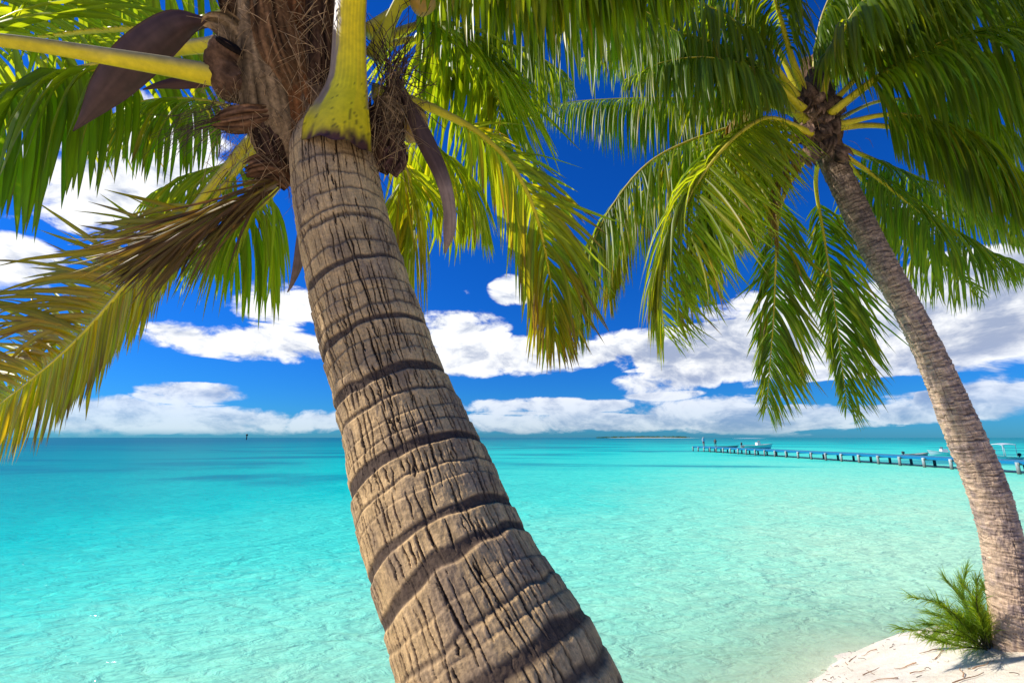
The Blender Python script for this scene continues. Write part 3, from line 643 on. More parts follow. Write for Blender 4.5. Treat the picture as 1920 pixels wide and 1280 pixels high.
    spathe('spathe', root, [(430, 52, 1.46, 6), (380, 42, 1.42, 10), (330, 50, 1.38, 26), (262, 105, 1.36, 34), (205, 165, 1.36, 27), (160, 220, 1.36, 9), (137, 246, 1.36, 1)], (.085, .045, .038), 1, label='wide dark brown spathe hanging behind the left leaf stalk')
    spathe('spathe', root, [(745, 165, 1.44, 4), (768, 205, 1.42, 13), (798, 265, 1.40, 17), (828, 330, 1.38, 14), (842, 385, 1.37, 12), (842, 435, 1.37, 11), (834, 475, 1.37, 1)], (.10, .055, .04), 2, tip=(.34, .22, .15), label='long narrow brown spathe hanging right of the trunk')
    spathe('spathe', root, [(575, 380, 1.50, 4), (568, 440, 1.50, 10), (560, 490, 1.50, 9), (548, 530, 1.50, 4), (539, 548, 1.50, 1)], (.19, .125, .10), 3, label='small spathe tip showing left of the trunk')
    spathe('spathe', root, [(400, 150, 1.50, 10), (345, 155, 1.48, 11), (300, 160, 1.47, 6), (268, 168, 1.47, 1)], (.08, .035, .028), 4)
    f = lambda *a, **k: frond('near', root, *a, **k)
    # left side
    f([(480, 172, 1.42), (400, 142, 1.36), (200, 106, 1.24), (0, 76, 1.13), (-280, 52, 1.02), (-640, 90, .95), (-900, 260, .9)], L=.5, n=24, t0=.86, r0=.041, hue=.15, grey=.75, flat=.8, W_=.04, droop=1.0, pal='bright', label='thick yellow leaf stalk crossing to the left edge')
    f([(470, 18, 1.62), (380, 38, 1.75), (260, 52, 1.9), (140, 62, 2.05), (0, 82, 2.25), (-160, 130, 2.45), (-330, 240, 2.6)], L=.75, n=70, t0=.12, r0=.022, pal='bright', W_=.05, droop=.7, lift=.35, a0=25, a1=55, age=.1)
    f([(480, 78, 1.58), (400, 84, 1.64), (300, 98, 1.72), (190, 123, 1.82), (90, 143, 1.92), (0, 168, 2.02), (-140, 220, 2.18), (-260, 300, 2.3)], L=.66, n=56, t0=.25, r0=.034, pal='green', W_=.062, droop=3.0, a0=15, a1=45, age=.14, hue=.25, grey=.8, fold=.35)
    f([(500, 235, 1.55), (450, 285, 1.58), (400, 345, 1.63), (330, 430, 1.70), (240, 530, 1.80), (130, 650, 1.92), (0, 757, 2.05), (-110, 830, 2.15)], L=.74, n=150, t0=.18, r0=.022, pal='yellow', W_=.028, grey=.8, droop=(2.6, .30), ref=(.25, -1, .25), a0=30, a1=42, age=.35, tip_age=.5, lift=.0, sides=(.52, 1), hue=.5, jit=.08, lmin=.5, label='yellowing frond sweeping down to the lower left')
    f([(505, 245, 1.62), (440, 325, 1.76), (355, 425, 1.9), (250, 535, 2.05), (140, 635, 2.2), (20, 720, 2.35), (-90, 790, 2.45)], L=.66, n=100, t0=.2, r0=.018, pal='yellow', W_=.028, grey=.8, droop=(2.4, .25), ref=(.2, -1, .3), a0=26, a1=42, age=.5, tip_age=.6, lift=.02, hue=.5, sides=(.5, .95), lmin=.5)
    f([(560, 322, 1.42), (512, 345, 1.40), (430, 392, 1.40), (345, 445, 1.42), (262, 492, 1.46)], L=.40, n=80, t0=.03, r0=.020, pal='brown', W_=.016, droop=.12, a0=72, a1=85, dry=True, jit=.09, lift=.06, fold=.8, label='dried brown frond hanging at the left of the trunk')
    f([(530, 330, 1.62), (500, 375, 1.80), (470, 400, 2.0), (430, 420, 2.2), (380, 440, 2.4)], L=.50, n=50, t0=.15, r0=.018, pal='bright', W_=.032, droop=2.0, age=.1)
    f([(520, 300, 1.6), (470, 300, 1.8), (420, 310, 2.0), (350, 330, 2.2), (280, 370, 2.4)], L=.45, n=44, t0=.2, r0=.015, pal='bright', W_=.022, droop=1.6, age=.3, a0=45, a1=70)
    f([(500, -10, 1.65), (400, -70, 1.8), (250, -90, 2.0), (80, -70, 2.2), (-100, 0, 2.4)], L=.62, n=60, t0=.2, r0=.026, pal='bright', W_=.045, droop=1.4, age=.05)
    f([(520, 250, 1.62), (430, 200, 1.85), (330, 185, 2.1), (240, 200, 2.35), (170, 260, 2.55)], L=.42, n=46, t0=.3, r0=.02, pal='green', W_=.032, droop=2.6, age=.2)
    # right side
    f([(700, 172, 1.50), (760, 186, 1.55), (830, 212, 1.60), (900, 252, 1.66), (960, 312, 1.73), (1000, 390, 1.81), (1024, 480, 1.89), (1036, 565, 1.96), (1040, 640, 2.0)], L=.45, n=96, t0=.24, r0=.028, pal='bright', W_=.025, ref=(-.2, -.8, .5), droop=(.5, 1.6), age=.35, tip_age=.4, hue=.4, grey=.3, label='arching frond with yellow tips right of the trunk')
    f([(680, 250, 1.62), (740, 290, 1.75), (772, 350, 1.85), (772, 430, 1.95), (752, 500, 2.05), (742, 545, 2.1)], L=.45, n=70, t0=.2, r0=.018, pal='bright', W_=.025, ref=(-.2, -.8, .4), droop=1.0, age=.3, a0=30, a1=60, tip_age=.3)
    f([(720, 70, 1.6), (800, 45, 1.8), (870, 70, 2.0), (920, 130, 2.2), (938, 210, 2.35), (930, 290, 2.45)], L=.62, n=80, t0=.2, r0=.022, pal='bright', W_=.030, ref=(-.2, -.8, .4), droop=.9, age=.05, a0=25, a1=50)
    f([(700, 110, 1.48), (728, 50, 1.47), (752, 0, 1.45), (800, -90, 1.40), (900, -150, 1.32), (1040, -165, 1.26), (1180, -130, 1.22), (1300, -60, 1.2)], L=.46, n=86, t0=.30, r0=.026, pal='green', W_=.042, droop=3.4, age=.1, hue=.75, grey=.2, jit=.2, label='frond overhead whose leaflets hang from the top edge')
    f([(690, 60, 1.62), (800, -20, 1.72), (920, -60, 1.82), (1050, -45, 1.92), (1170, 0, 2.0), (1270, 60, 2.1)], L=.52, n=80, t0=.18, r0=.024, pal='dark', W_=.034, droop=2.8, age=.08)
    f([(700, 90, 1.7), (800, 70, 1.95), (900, 70, 2.2), (1000, 100, 2.45), (1070, 150, 2.65)], L=.5, n=66, t0=.25, r0=.02, pal='green', W_=.032, droop=2.2, age=.1)
    f([(690, 230, 1.7), (760, 250, 1.95), (830, 290, 2.2), (880, 350, 2.4), (900, 420, 2.55)], L=.5, n=60, t0=.25, r0=.018, pal='bright', W_=.03, droop=1.8, age=.2)
    # overhead, out of the frame
    f([(660, -80, 1.34), (655, -300, 1.15), (640, -700, 1.0), (700, -1400, .8)], L=.5, n=50, t0=.35, r0=.04, pal='green', W_=.036, droop=1.6, hue=.1, grey=.2)
    f([(590, -160, 1.8), (650, -350, 2.1), (760, -420, 2.5), (900, -380, 2.9)], L=.55, n=60, t0=.25, r0=.026, pal='green', W_=.036, droop=1.8)
    finish_leaflets('near'); DSC = 1.0
near_palm()

# ------------------------------------------------------------------ the palm by the bush
def far_palm():
    K = 1.15; q = lambda l: [(x, y, d*K) for x, y, d in l]
    b = ground(1905, 1236)
    r = b-np.array([0, 0, CAM_Z]); d0 = r[1]*CP+r[2]*SP
    pts = [(1905, 1236, 52), (1892, 1100, 46), (1875, 1000, 43), (1845, 900, 42.5), (1803, 803, 39), (1761, 702, 33), (1713, 601, 29), (1658, 501, 28), (1623, 434, 27), (1576, 336, 26), (1548, 275, 25)]
    dt = 3.55*K; axis = []; rad = []
    for i, (x, y, hw) in enumerate(pts):
        u = i/(len(pts)-1); d = 1/((1-u)/(d0+.17)+u/dt); axis.append(P(x, y, d)); rad.append(hw*d/FPX*.93/math.sqrt(1+((x-960)/FPX)**2)**.8)
    axis[0] = axis[0]-np.array([0, 0, .10]); axis = axis[::-1]; rad = rad[::-1]
    root = empty('palm_tree', tuple(b), 'slender coconut palm at the right edge with a bush at its foot', 'palm tree')
    L = np.linalg.norm(np.diff(np.array(axis), axis=0), axis=1).sum(); rings = []; s = .02; rr = np.random.default_rng(8)
    while s < L:
        u = s/L; rings.append((u, .003+.007*rr.random()*(1-u*.6), .35+.6*rr.random()*(1-.45*u))); s += (.022+.026*rr.random())*(1+.5*u)
    trunk_mesh('trunk', root, np.array(axis), np.array(rad), rings, 260, 800, 250, .04, .0016, .0025, .0055, np.array((.86, .92, 1.35)), 33, upper_grey=1.9, ring_noise=.016, broken=1, fibre=.4, crack_gap=.09)
    core = spline([(*P(1552, 285, 3.52*K), .10), (*P(1535, 235, 3.48*K), .15), (*P(1525, 180, 3.5*K), .14), (*P(1518, 110, 3.55*K), .05)], 40)
    V, Q, T, N = tube_arrays(core[:, :3], core[:, 3], 48); n = fbm(np.arctan2(N[:, 0], N[:, 1])*5, V[:, 2]*10, 4); n2 = fbm(np.arctan2(N[:, 0], N[:, 1])*20, V[:, 2]*6, 3, VNB)
    mesh('crown_core', V+N*((n-.5)*.10)[:, None], [Q, T], M_FIBRE, root, np.array((.16, .095, .06))*(.35+1.3*n2)[:, None])
    rng = np.random.default_rng(3)
    for k in range(16):
        x, y = 1535+rng.uniform(-42, 48), 235+rng.uniform(-50, 55); a = rng.uniform(0, 6.28); l = rng.uniform(24, 46); d = 3.28*K
        sheet('old_sheath', root, [(x, y, d, 8), (x+l*.5*math.cos(a), y+l*.5*math.sin(a), d-.04, 15), (x+l*math.cos(a), y+l*math.sin(a), d, 9)], np.array((.24, .15, .10))*rng.uniform(.45, 1.3), .4, nu=10, nv=12, seed=40+k, bulge=.6)
    sp = []
    for k in range(150):
        x, y = 1535+rng.normal(0, 34), 215+rng.normal(0, 48); a = rng.uniform(0, 6.28); l = rng.uniform(14, 50); d = rng.uniform(3.2, 3.4)*K
        sp.append(([P(x, y, d), P(x+.5*l*math.cos(a), y+.5*l*math.sin(a)-3, d), P(x+l*math.cos(a), y+l*math.sin(a)+6, d)], .002, np.array((.25, .14, .06))*rng.uniform(.3, 1.3)))
    strands('fibre_strands', root, sp, M_FIBRE)
    f = lambda p, *a, **k: frond('far', root, q(p), *a, **{**k, 'W_': k['W_']*.92, 'n': int(k['n']*1.3)})
    f([(1520, 250, 3.25), (1450, 222, 3.12), (1400, 240, 3.05), (1340, 298, 2.98), (1290, 375, 2.93), (1256, 455, 2.92), (1240, 545, 2.93), (1246, 630, 2.97)], L=.86, n=130, t0=.07, r0=.030, W_=.032, ref=(-.1, -.9, .35), droop=(.2, 2.0), pal='bright', age=.22, hue=.35, grey=.35, a0=14, a1=50, label='broad frond arching down left from the crown')
    f([(1500, 240, 3.45), (1420, 230, 3.5), (1320, 254, 3.52), (1220, 302, 3.5), (1150, 382, 3.47), (1106, 470, 3.45), (1088, 560, 3.45), (1084, 630, 3.45)], L=.80, n=130, t0=.09, r0=.026, W_=.031, ref=(0, -.6, .7), droop=(1.5, 2.2), pal='dark', age=.2, tip_age=.25)
    f([(1510, 225, 3.55), (1440, 198, 3.7), (1330, 186, 3.85), (1200, 184, 4.05), (1080, 190, 4.25), (1010, 205, 4.35)], L=.72, n=120, t0=.16, r0=.03, W_=.034, droop=3.2, pal='green', age=.15)
    f([(1510, 228, 3.35), (1450, 165, 3.25), (1390, 110, 3.2), (1320, 74, 3.15), (1240, 62, 3.15), (1150, 80, 3.15)], L=.62, n=92, t0=.2, r0=.034, W_=.034, droop=2.6, pal='dark', age=.08, hue=.7)
    f([(1520, 195, 3.38), (1488, 120, 3.28), (1462, 30, 3.18), (1430, -70, 3.08), (1370, -130, 3.0), (1290, -140, 2.95)], L=.66, n=84, t0=.26, r0=.036, W_=.036, droop=2.4, pal='green', age=.1, hue=.2)
    f([(1525, 190, 3.45), (1528, 110, 3.48), (1545, 20, 3.5), (1590, -50, 3.5), (1680, -70, 3.5), (1760, -40, 3.5)], L=.66, n=84, t0=.22, r0=.032, W_=.036, droop=2.6, pal='dark', age=.06, hue=.6)
    f([(1550, 205, 3.3), (1620, 132, 3.18), (1700, 56, 3.05), (1780, -14, 2.95), (1890, -70, 2.86), (2010, -70, 2.8)], L=.74, n=84, t0=.24, r0=.036, W_=.04, droop=1.7, pal='dark', age=.06, hue=.45)
    f([(1555, 215, 3.25), (1640, 148, 3.08), (1740, 92, 2.93), (1850, 55, 2.83), (1960, 48, 2.76), (2080, 90, 2.7), (2170, 180, 2.66)], L=.82, n=100, t0=.14, r0=.036, W_=.042, droop=1.7, pal='dark', age=.06, hue=.35, label='frond reaching to the right edge with long hanging leaflets')
    f([(1575, 238, 3.38), (1650, 236, 3.42), (1730, 252, 3.46), (1820, 290, 3.48), (1900, 350, 3.5), (1980, 440, 3.5)], L=.55, n=84, t0=.24, r0=.034, W_=.032, droop=2.4, pal='green', age=.2, hue=.1)
    f([(1572, 288, 3.6), (1620, 340, 3.8), (1690, 420, 4.0), (1770, 495, 4.2), (1842, 548, 4.3)], L=.75, n=84, t0=.1, r0=.028, W_=.032, droop=.7, pal='green', age=.08, a0=38, a1=62, sides=(1, .5))
    f([(1520, 285, 3.55), (1484, 335, 3.7), (1460, 400, 3.75), (1455, 480, 3.75), (1450, 600, 3.75), (1442, 700, 3.75), (1437, 765, 3.75)], L=.78, n=100, t0=.2, r0=.026, W_=.034, droop=.55, pal='green', age=.2, a0=34, a1=58, sides=(1, .6), hue=.5, ref=(-.25, -.9, .2), label='frond hanging straight down with a dead leaf at its top')
    f([(1536, 290, 3.7), (1530, 350, 3.9), (1546, 450, 3.95), (1563, 560, 3.95), (1578, 680, 3.95), (1588, 765, 3.95)], L=.82, n=100, t0=.2, r0=.024, W_=.034, droop=.55, pal='dark', age=.15, a0=34, a1=56, sides=(1, .5), hue=.6, ref=(-.35, -.9, .2), label='frond hanging down beside the trunk')
    f([(1515, 292, 3.3), (1470, 322, 3.0), (1452, 365, 2.9), (1452, 420, 2.88), (1457, 470, 2.88)], L=.26, n=40, t0=.2, r0=.02, W_=.026, droop=1.0, pal='orange', a0=60, a1=80, dry=True, fold=.8, label='dried orange leaf hanging under the crown')
    f([(1565, 270, 3.5), (1640, 300, 3.7), (1750, 345, 3.9), (1850, 395, 4.0), (1940, 460, 4.1)], L=.52, n=84, t0=.15, r0=.028, W_=.032, droop=2.2, pal='dark', age=.1)
    f([(1540, 185, 3.55), (1590, 90, 3.7), (1650, 40, 3.9), (1730, 30, 4.1), (1800, 60, 4.3)], L=.6, n=70, t0=.2, r0=.028, W_=.032, droop=2.2, pal='dark', age=.08)
    f([(1490, 215, 3.6), (1430, 130, 3.8), (1350, 90, 4.1), (1250, 90, 4.4), (1160, 130, 4.6)], L=.6, n=80, t0=.2, r0=.028, W_=.034, droop=2.4, pal='green', age=.1)
    f([(1500, 180, 3.5), (1440, 60, 3.5), (1350, -30, 3.5), (1220, -60, 3.5), (1090, -20, 3.5)], L=.62, n=84, t0=.25, r0=.03, W_=.036, droop=2.6, pal='dark', age=.08)
    f([(1560, 230, 3.5), (1650, 190, 3.6), (1760, 190, 3.7), (1870, 230, 3.75), (1960, 300, 3.8)], L=.62, n=80, t0=.3, r0=.028, W_=.036, droop=2.6, pal='green', age=.12)
    f([(1440, 205, 3.5), (1400, 205, 3.5), (1370, 230, 3.5), (1350, 260, 3.5)], L=.3, n=30, t0=.2, r0=.02, W_=.02, droop=1.4, pal='orange', a0=50, a1=75, dry=True)
    f([(1510, 255, 3.4), (1440, 262, 3.35), (1370, 310, 3.3), (1325, 390, 3.28), (1300, 480, 3.28), (1290, 550, 3.3)], L=.78, n=104, t0=.12, r0=.028, W_=.032, droop=(.35, 2.0), pal='green', age=.2, ref=(-.1, -.8, .5))
    f([(1515, 262, 3.5), (1465, 275, 3.55), (1415, 320, 3.6), (1385, 390, 3.62), (1370, 450, 3.65)], L=.62, n=90, t0=.12, r0=.024, W_=.03, droop=(.4, 1.8), pal='bright', age=.2, ref=(-.1, -.8, .5))
    f([(1495, 240, 3.7), (1380, 250, 3.9), (1270, 300, 4.1), (1190, 380, 4.25), (1150, 470, 4.35), (1140, 560, 4.4)], L=.85, n=110, t0=.15, r0=.028, W_=.034, droop=1.8, pal='green', age=.3, tip_age=.4)
    f([(1505, 200, 3.6), (1420, 120, 3.75), (1310, 80, 3.95), (1190, 75, 4.2), (1090, 110, 4.4)], L=.75, n=100, t0=.18, r0=.028, W_=.036, droop=2.4, pal='bright', age=.1)
    f([(1530, 180, 3.6), (1550, 90, 3.8), (1600, 30, 4.0), (1680, 10, 4.2), (1760, 40, 4.4)], L=.7, n=80, t0=.2, r0=.026, W_=.034, droop=2.2, pal='green', age=.1)
    f([(1560, 215, 3.4), (1680, 130, 3.3), (1800, 100, 3.2), (1920, 130, 3.15), (2020, 210, 3.1)], L=.75, n=90, t0=.35, r0=.028, W_=.036, droop=2.6, pal='dark', age=.08)
    f([(1500, 190, 3.3), (1400, 60, 3.2), (1290, 0, 3.15), (1160, -10, 3.15), (1040, 30, 3.2)], L=.75, n=90, t0=.22, r0=.03, W_=.036, droop=2.4, pal='green', age=.1)
    f([(1505, 205, 3.25), (1430, 140, 3.1), (1340, 110, 3.0), (1250, 115, 2.95), (1170, 150, 2.92)], L=.70, n=90, t0=.2, r0=.03, W_=.034, droop=2.2, pal='green', age=.1)
    f([(1540, 190, 3.3), (1570, 80, 3.15), (1630, -10, 3.0), (1720, -60, 2.9), (1820, -50, 2.85)], L=.8, n=90, t0=.22, r0=.032, W_=.038, droop=2.3, pal='green', age=.08)
    f([(1570, 235, 3.3), (1670, 215, 3.2), (1780, 235, 3.1), (1880, 300, 3.05), (1960, 390, 3.0)], L=.75, n=96, t0=.2, r0=.032, W_=.036, droop=2.2, pal='green', age=.12)
    f([(1565, 280, 3.45), (1640, 330, 3.5), (1730, 400, 3.6), (1830, 460, 3.7), (1930, 500, 3.8)], L=.6, n=84, t0=.15, r0=.026, W_=.032, droop=1.6, pal='dark', age=.1)
    finish_leaflets('far')
far_palm()

# ------------------------------------------------------------------ feathery bush at the palm's foot
def bush():
    b = ground(1846, 1216); root = empty('feathery_bush', tuple(b), 'green feathery needle-leaved bush at the foot of the right palm', 'bush')
    rng = np.random.default_rng(12); need = MB()
    ends = [(1685, 1178), (1706, 1118), (1728, 1168), (1742, 1150), (1772, 1085), (1760, 1130), (1812, 1066), (1800, 1090), (1832, 1085), (1842, 1095), (1790, 1150), (1745, 1195), (1822, 1130), (1832, 1140), (1770, 1205), (1840, 1150), (1838, 1110), (1800, 1190), (1835, 1180), (1722, 1190)]
    for x, y in ends:
        d0 = b[1]*CP+(b[2]-CAM_Z)*SP; e = P(x, y, d0+rng.uniform(-.18, .25)); s = b+rng.normal(0, .03, 3)*np.array([1, 1, .2])
        mid = (s+e)/2+np.array([0, 0, .06])+rng.normal(0, .03, 3); c = spline([s, mid, e], 16); mb = MB(); mb.tube(c, np.linspace(.006, .0015, 16), 5, C=(.12, .10, .04)); mb.build('stem', M_TWIG, root)
        T = nrm(np.gradient(c, axis=0))
        for k in range(230):
            u = rng.uniform(.12, 1); p = np.array([np.interp(u*15, np.arange(16), c[:, i]) for i in range(3)]); t = T[int(u*15)]
            dr = nrm(t*rng.uniform(.6, 1.3)+rng.normal(0, .30, 3)); l = rng.uniform(.09, .20)*(1.1-.4*u); a = nrm(np.cross(dr, rng.normal(0, 1, 3)))*rng.uniform(.0012, .0021)
            p1 = p+dr*l*.5+np.array([0, 0, .006]); p2 = p+dr*l+np.array([0, 0, -.006]); g = np.array((.32, .52, .06))+np.array((.36, .26, .0))*rng.random()**2
            need.add([p-a, p+a, p1+a, p1-a, p2], [(0, 1, 2, 3)], [(3, 2, 4)], g*rng.uniform(.5, 1.2))
    V = np.concatenate(need.V); o = mesh('needles', V, [np.concatenate(need.Q), np.concatenate(need.T)], M_LEAF, root, np.concatenate(need.C), uv=np.zeros_like(V)); o['kind'] = 'stuff'
bush()

# ------------------------------------------------------------------ litter on the sand
def litter():
    rng = np.random.default_rng(4); mb = MB(); n = 0
    for k in range(480):
        x, y = rng.uniform(1.8, 5.2), rng.uniform(2.4, 5.4)
        dd = float(shore_dist(x, y))
        if dd < .02 or rng.random() > np.exp(-((dd-.25)/.5)**2)+.3: continue
        a = rng.uniform(0, 6.28); l = rng.uniform(.012, .06); z = float(ground_z(x, y))+.004; p0 = np.array([x, y, z]); p1 = p0+np.array([math.cos(a)*l, math.sin(a)*l, rng.uniform(0, .008)]); m = (p0+p1)/2+rng.normal(0, .006, 3)
        mb.tube(spline([p0, m, p1], 4), rng.uniform(.001, .0028), 4, C=np.array((.20, .12, .07))*rng.uniform(.3, 1.6))
    o = mb.build('beach_litter', M_TWIG); tag(o, 'small bits of dry leaf and weed scattered over the sand', kind='stuff')
    for k, (px, py, l, a) in enumerate([(1635, 1262, .17, .3), (1700, 1252, .16, 2.9), (1720, 1262, .14, .1), (1600, 1235, .14, .5), (1628, 1226, .13, 2.6), (1815, 1272, .26, .15), (1660, 1275, .18, 3.0), (1760, 1230, .15, .4), (1745, 1222, .12, 2.7), (1805, 1262, .16, .9), (1585, 1245, .10, 1.2), (1840, 1252, .14, .2)]):
        p = ground(px, py); q = []
        for u in (-.5, -.15, .2, .5): x, y = p[0]+u*l*math.cos(a)+rng.normal(0, .008), p[1]+u*l*math.sin(a)+rng.normal(0, .008); q.append((x, y, float(ground_z(x, y))+.006+.01*rng.random()))
        m = MB(); c = spline(q, 12); m.tube(c, np.linspace(.0038, .0016, 12), 6, C=np.array((.36, .21, .12))*rng.uniform(.6, 1.3), ripple=.1); o = m.build('twig', M_TWIG)
        tag(o, 'thin dry brown twig lying on the pale sand', 'twig', 'twigs washed up on the sand')
litter()

# ------------------------------------------------------------------ pier, boats, people, islet
BLUE = np.array((.0, .18, .36)); PALE = np.array((.40, .48, .46)); DKW = np.array((.16, .15, .12))
DECK_Z = .72
def pier():
    a, b = W(1300, 845), W(1980, 893); a[2] = b[2] = 0; d = nrm(b-a); L = np.linalg.norm(b-a); s = np.array([d[1], -d[0], 0]);  s = s if s[1] < 0 else -s
    root = empty('pier', tuple(a), 'long blue-edged wooden pier on pale posts crossing the lagoon', 'pier'); R = np.stack([d, s, np.array([0, 0, 1.])], 1); wd = 1.1
    a = a-s*0; c = (a+b)/2
    # planks across, each its own piece
    n = 150; me = None
    for k in range(n):
        p = a+d*(L*(k+.5)/n)-s*wd+np.array([0, 0, DECK_Z+.03])
        if me is None:
            m = MB(); m.box((0, 0, 0), (L/n*.47, wd+.03, .025), R, np.array((.04, .22, .36))); o = m.build('plank', M_WOOD, root, smooth=False, origin=(0, 0, 0)); me = o.data; o.location = tuple(p-ORG[root.name])
        else:
            o = bpy.data.objects.new('plank', me); COL.objects.link(o); o.parent = root; o.location = tuple(p-ORG[root.name])
    for off in (0, -2*wd):
        m = MB(); m.box(c+s*(off+.05)+np.array([0, 0, DECK_Z-.05]), (L/2, .04, .085), R, BLUE); m.build('edge_beam', M_WOOD, root, smooth=False)
    xs = np.arange(.4, L, 2.15); rng = np.random.default_rng(6)
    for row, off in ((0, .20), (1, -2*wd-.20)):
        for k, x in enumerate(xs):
            p = a+d*(x+(.0 if row == 0 else .25))+s*off; m = MB(); m.tube([p+np.array([0, 0, -1.5]), p+np.array([rng.normal(0, .01), 0, .02]), p+np.array([0, 0, DECK_Z-.01])], [.105, .10, .10], 10, colfn=lambda V, N: np.where(V[:, 2:3] < .12, DKW*.7, (PALE if row == 0 else PALE*.55)*(.75+.5*rng.random())))  # far row darkened: its shade is put into the post colour
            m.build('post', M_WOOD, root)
    for k, x in enumerate(xs):
        p = a+d*(x+.12)-s*wd; m = MB(); m.box(p+np.array([0, 0, DECK_Z-.13]), (.05, wd+.28, .05), R, DKW*1.4); m.build('cross_beam', M_WOOD, root, smooth=False)
    return a, d, s
PA, PD, PS = pier()
def boat(name, pos, yaw, L, B, H, hull_c, inner_c, label, motor=True, canopy=False, screen=False):
    root = empty(name, tuple(pos), label, 'boat'); nv, nu = 22, 13; V = []; C = []
    cy, sy = math.cos(yaw), math.sin(yaw); tr = lambda p: np.stack([pos[0]+p[..., 0]*cy-p[..., 1]*sy, pos[1]+p[..., 0]*sy+p[..., 1]*cy, pos[2]+p[..., 2]], -1)
    def half(q): return B/2*min(1, (1-max(0, (q-.45)/.55)**2.2)) if q > .45 else B/2*(.88+.12*q/.45)
    def sheer(q): return H*(.80+.35*q**2.5)
    for i in range(nv):
        q = i/(nv-1); w = max(half(q), .015)
        for j in range(nu):
            u = -1+2*j/(nu-1); z = sheer(q)*abs(u)**1.6-.12+.12*max(0, q-.6); V.append((-L/2+L*q+.12*L*q**4*abs(u), w*np.sign(u)*abs(u)**.55, z)); C.append(hull_c)
    V = np.array(V); mesh('hull', tr(V), grid_faces(nv, nu), M_BOAT, root, np.array(C))
    m = MB(); dk = np.array([[(-L/2+L*q+.12*L*q**4, s_*max(half(q), .015)*.97, sheer(q)-.12+.12*max(0, q-.6)-(.10 if q < .55 else .01)) for s_ in (-1, 1)] for q in np.linspace(0.02, .99, 14)]); m.add(tr(dk).reshape(-1, 3), grid_faces(14, 2), None, inner_c); m.build('deck', M_BOAT, root)
    m = MB()
    for s_ in (-1, 1): m.tube(tr(np.array([(-L/2+L*q+.12*L*q**4, s_*max(half(q), .015), sheer(q)-.11+.12*max(0, q-.6)) for q in np.linspace(0, 1, 14)])), .03, 6, C=np.array(hull_c)*.7)
    m.build('rub_rail', M_BOAT, root)
    rot = np.array([[cy, -sy, 0], [sy, cy, 0], [0, 0, 1.]])
    for bx in (-.15, .12):
        m = MB(); m.box(tr(np.array((bx*L, 0, H*.62-.12))), (.13, B*.40, .03), rot, inner_c); m.build('bench', M_BOAT, root, smooth=False)
    if motor:
        m = MB(); c = spline([tr(np.array((-L/2-.14, 0, H*.75))), tr(np.array((-L/2-.16, 0, H*1.05))), tr(np.array((-L/2-.10, 0, H*1.32)))], 8); m.tube(c, [.10, .15, .17, .18, .18, .17, .14, .07], 10, C=(.03, .03, .035)); m.tube([tr(np.array((-L/2-.14, 0, H*.8))), tr(np.array((-L/2-.14, 0, -.3)))], .05, 8, C=(.04, .04, .045)); m.build('outboard_motor', M_BOAT, root)
    if screen:
        m = MB(); m.box(tr(np.array((.08*L, 0, H*.95))), (.32, B*.22, H*.35), rot, (.75, .75, .72)); m.build('console', M_BOAT, root, smooth=False)
        m = MB(); m.box(tr(np.array((.08*L+.2, 0, H*1.5))), (.02, B*.2, .16), rot, (.10, .14, .16)); m.build('windscreen', M_BOAT, root, smooth=False)
    if canopy:
        top = H+1.15; g = np.array([[(x, y, top-.10*(y/B*2)**2-.05*(x/(L*.27))**2) for y in np.linspace(-B*.46, B*.46, 8)] for x in np.linspace(-L*.27, L*.27, 8)]); up = tr(g).reshape(-1, 3); dn = up-np.array([0, 0, .06]); F = grid_faces(8, 8); m = MB(); ring = np.concatenate([np.arange(8), np.arange(1, 8)*8+7, 56+np.arange(6, -1, -1), np.arange(6, 0, -1)*8]); r2 = np.roll(ring, -1)
        m.add(np.concatenate([up, dn]), np.vstack([F[:, ::-1], F+64, np.stack([ring, r2, r2+64, ring+64], 1)]), None, (.80, .80, .78)); m.build('canopy', M_BOAT, root)
        for sx in (-1, 1):
            for sy_ in (-1, 1):
                m = MB(); m.tube([tr(np.array((sx*L*.25, sy_*B*.42, H*.7))), tr(np.array((sx*L*.255, sy_*B*.44, top-.10)))], .025, 6, C=(.6, .6, .6)); m.build('canopy_pole', M_BOAT, root)
def at(px, py): p = W(px, py); p[2] = 0; return p
WHT = (.78, .78, .75)
boat('motorboat', at(1418, 841), .05, 5.6, 1.9, .95, WHT, (.60, .60, .50), 'white and cream motorboat moored behind the far half of the pier', screen=True)
boat('skiff', at(1362, 838.5), .0, 4.6, 1.3, .45, (.22, .26, .28), (.45, .45, .42), 'low dark skiff floating beside the two people on the pier', motor=False)
boat('rowing_boat', at(1717, 855), .05, 2.7, 1.0, .42, (.55, .36, .30), (.70, .62, .55), 'small reddish brown boat with a dark outboard motor, left of the right palm', )
boat('motorboat', at(1776, 854), math.pi-.25, 3.2, 1.2, .62, WHT, (.7, .7, .68), 'white boat mostly hidden behind the right palm trunk', motor=False, screen=True)
boat('canopy_boat', at(1886, 862), math.pi, 2.6, 1.3, .50, WHT, (.45, .36, .30), 'white boat with a white canopy right of the right palm trunk', canopy=True)
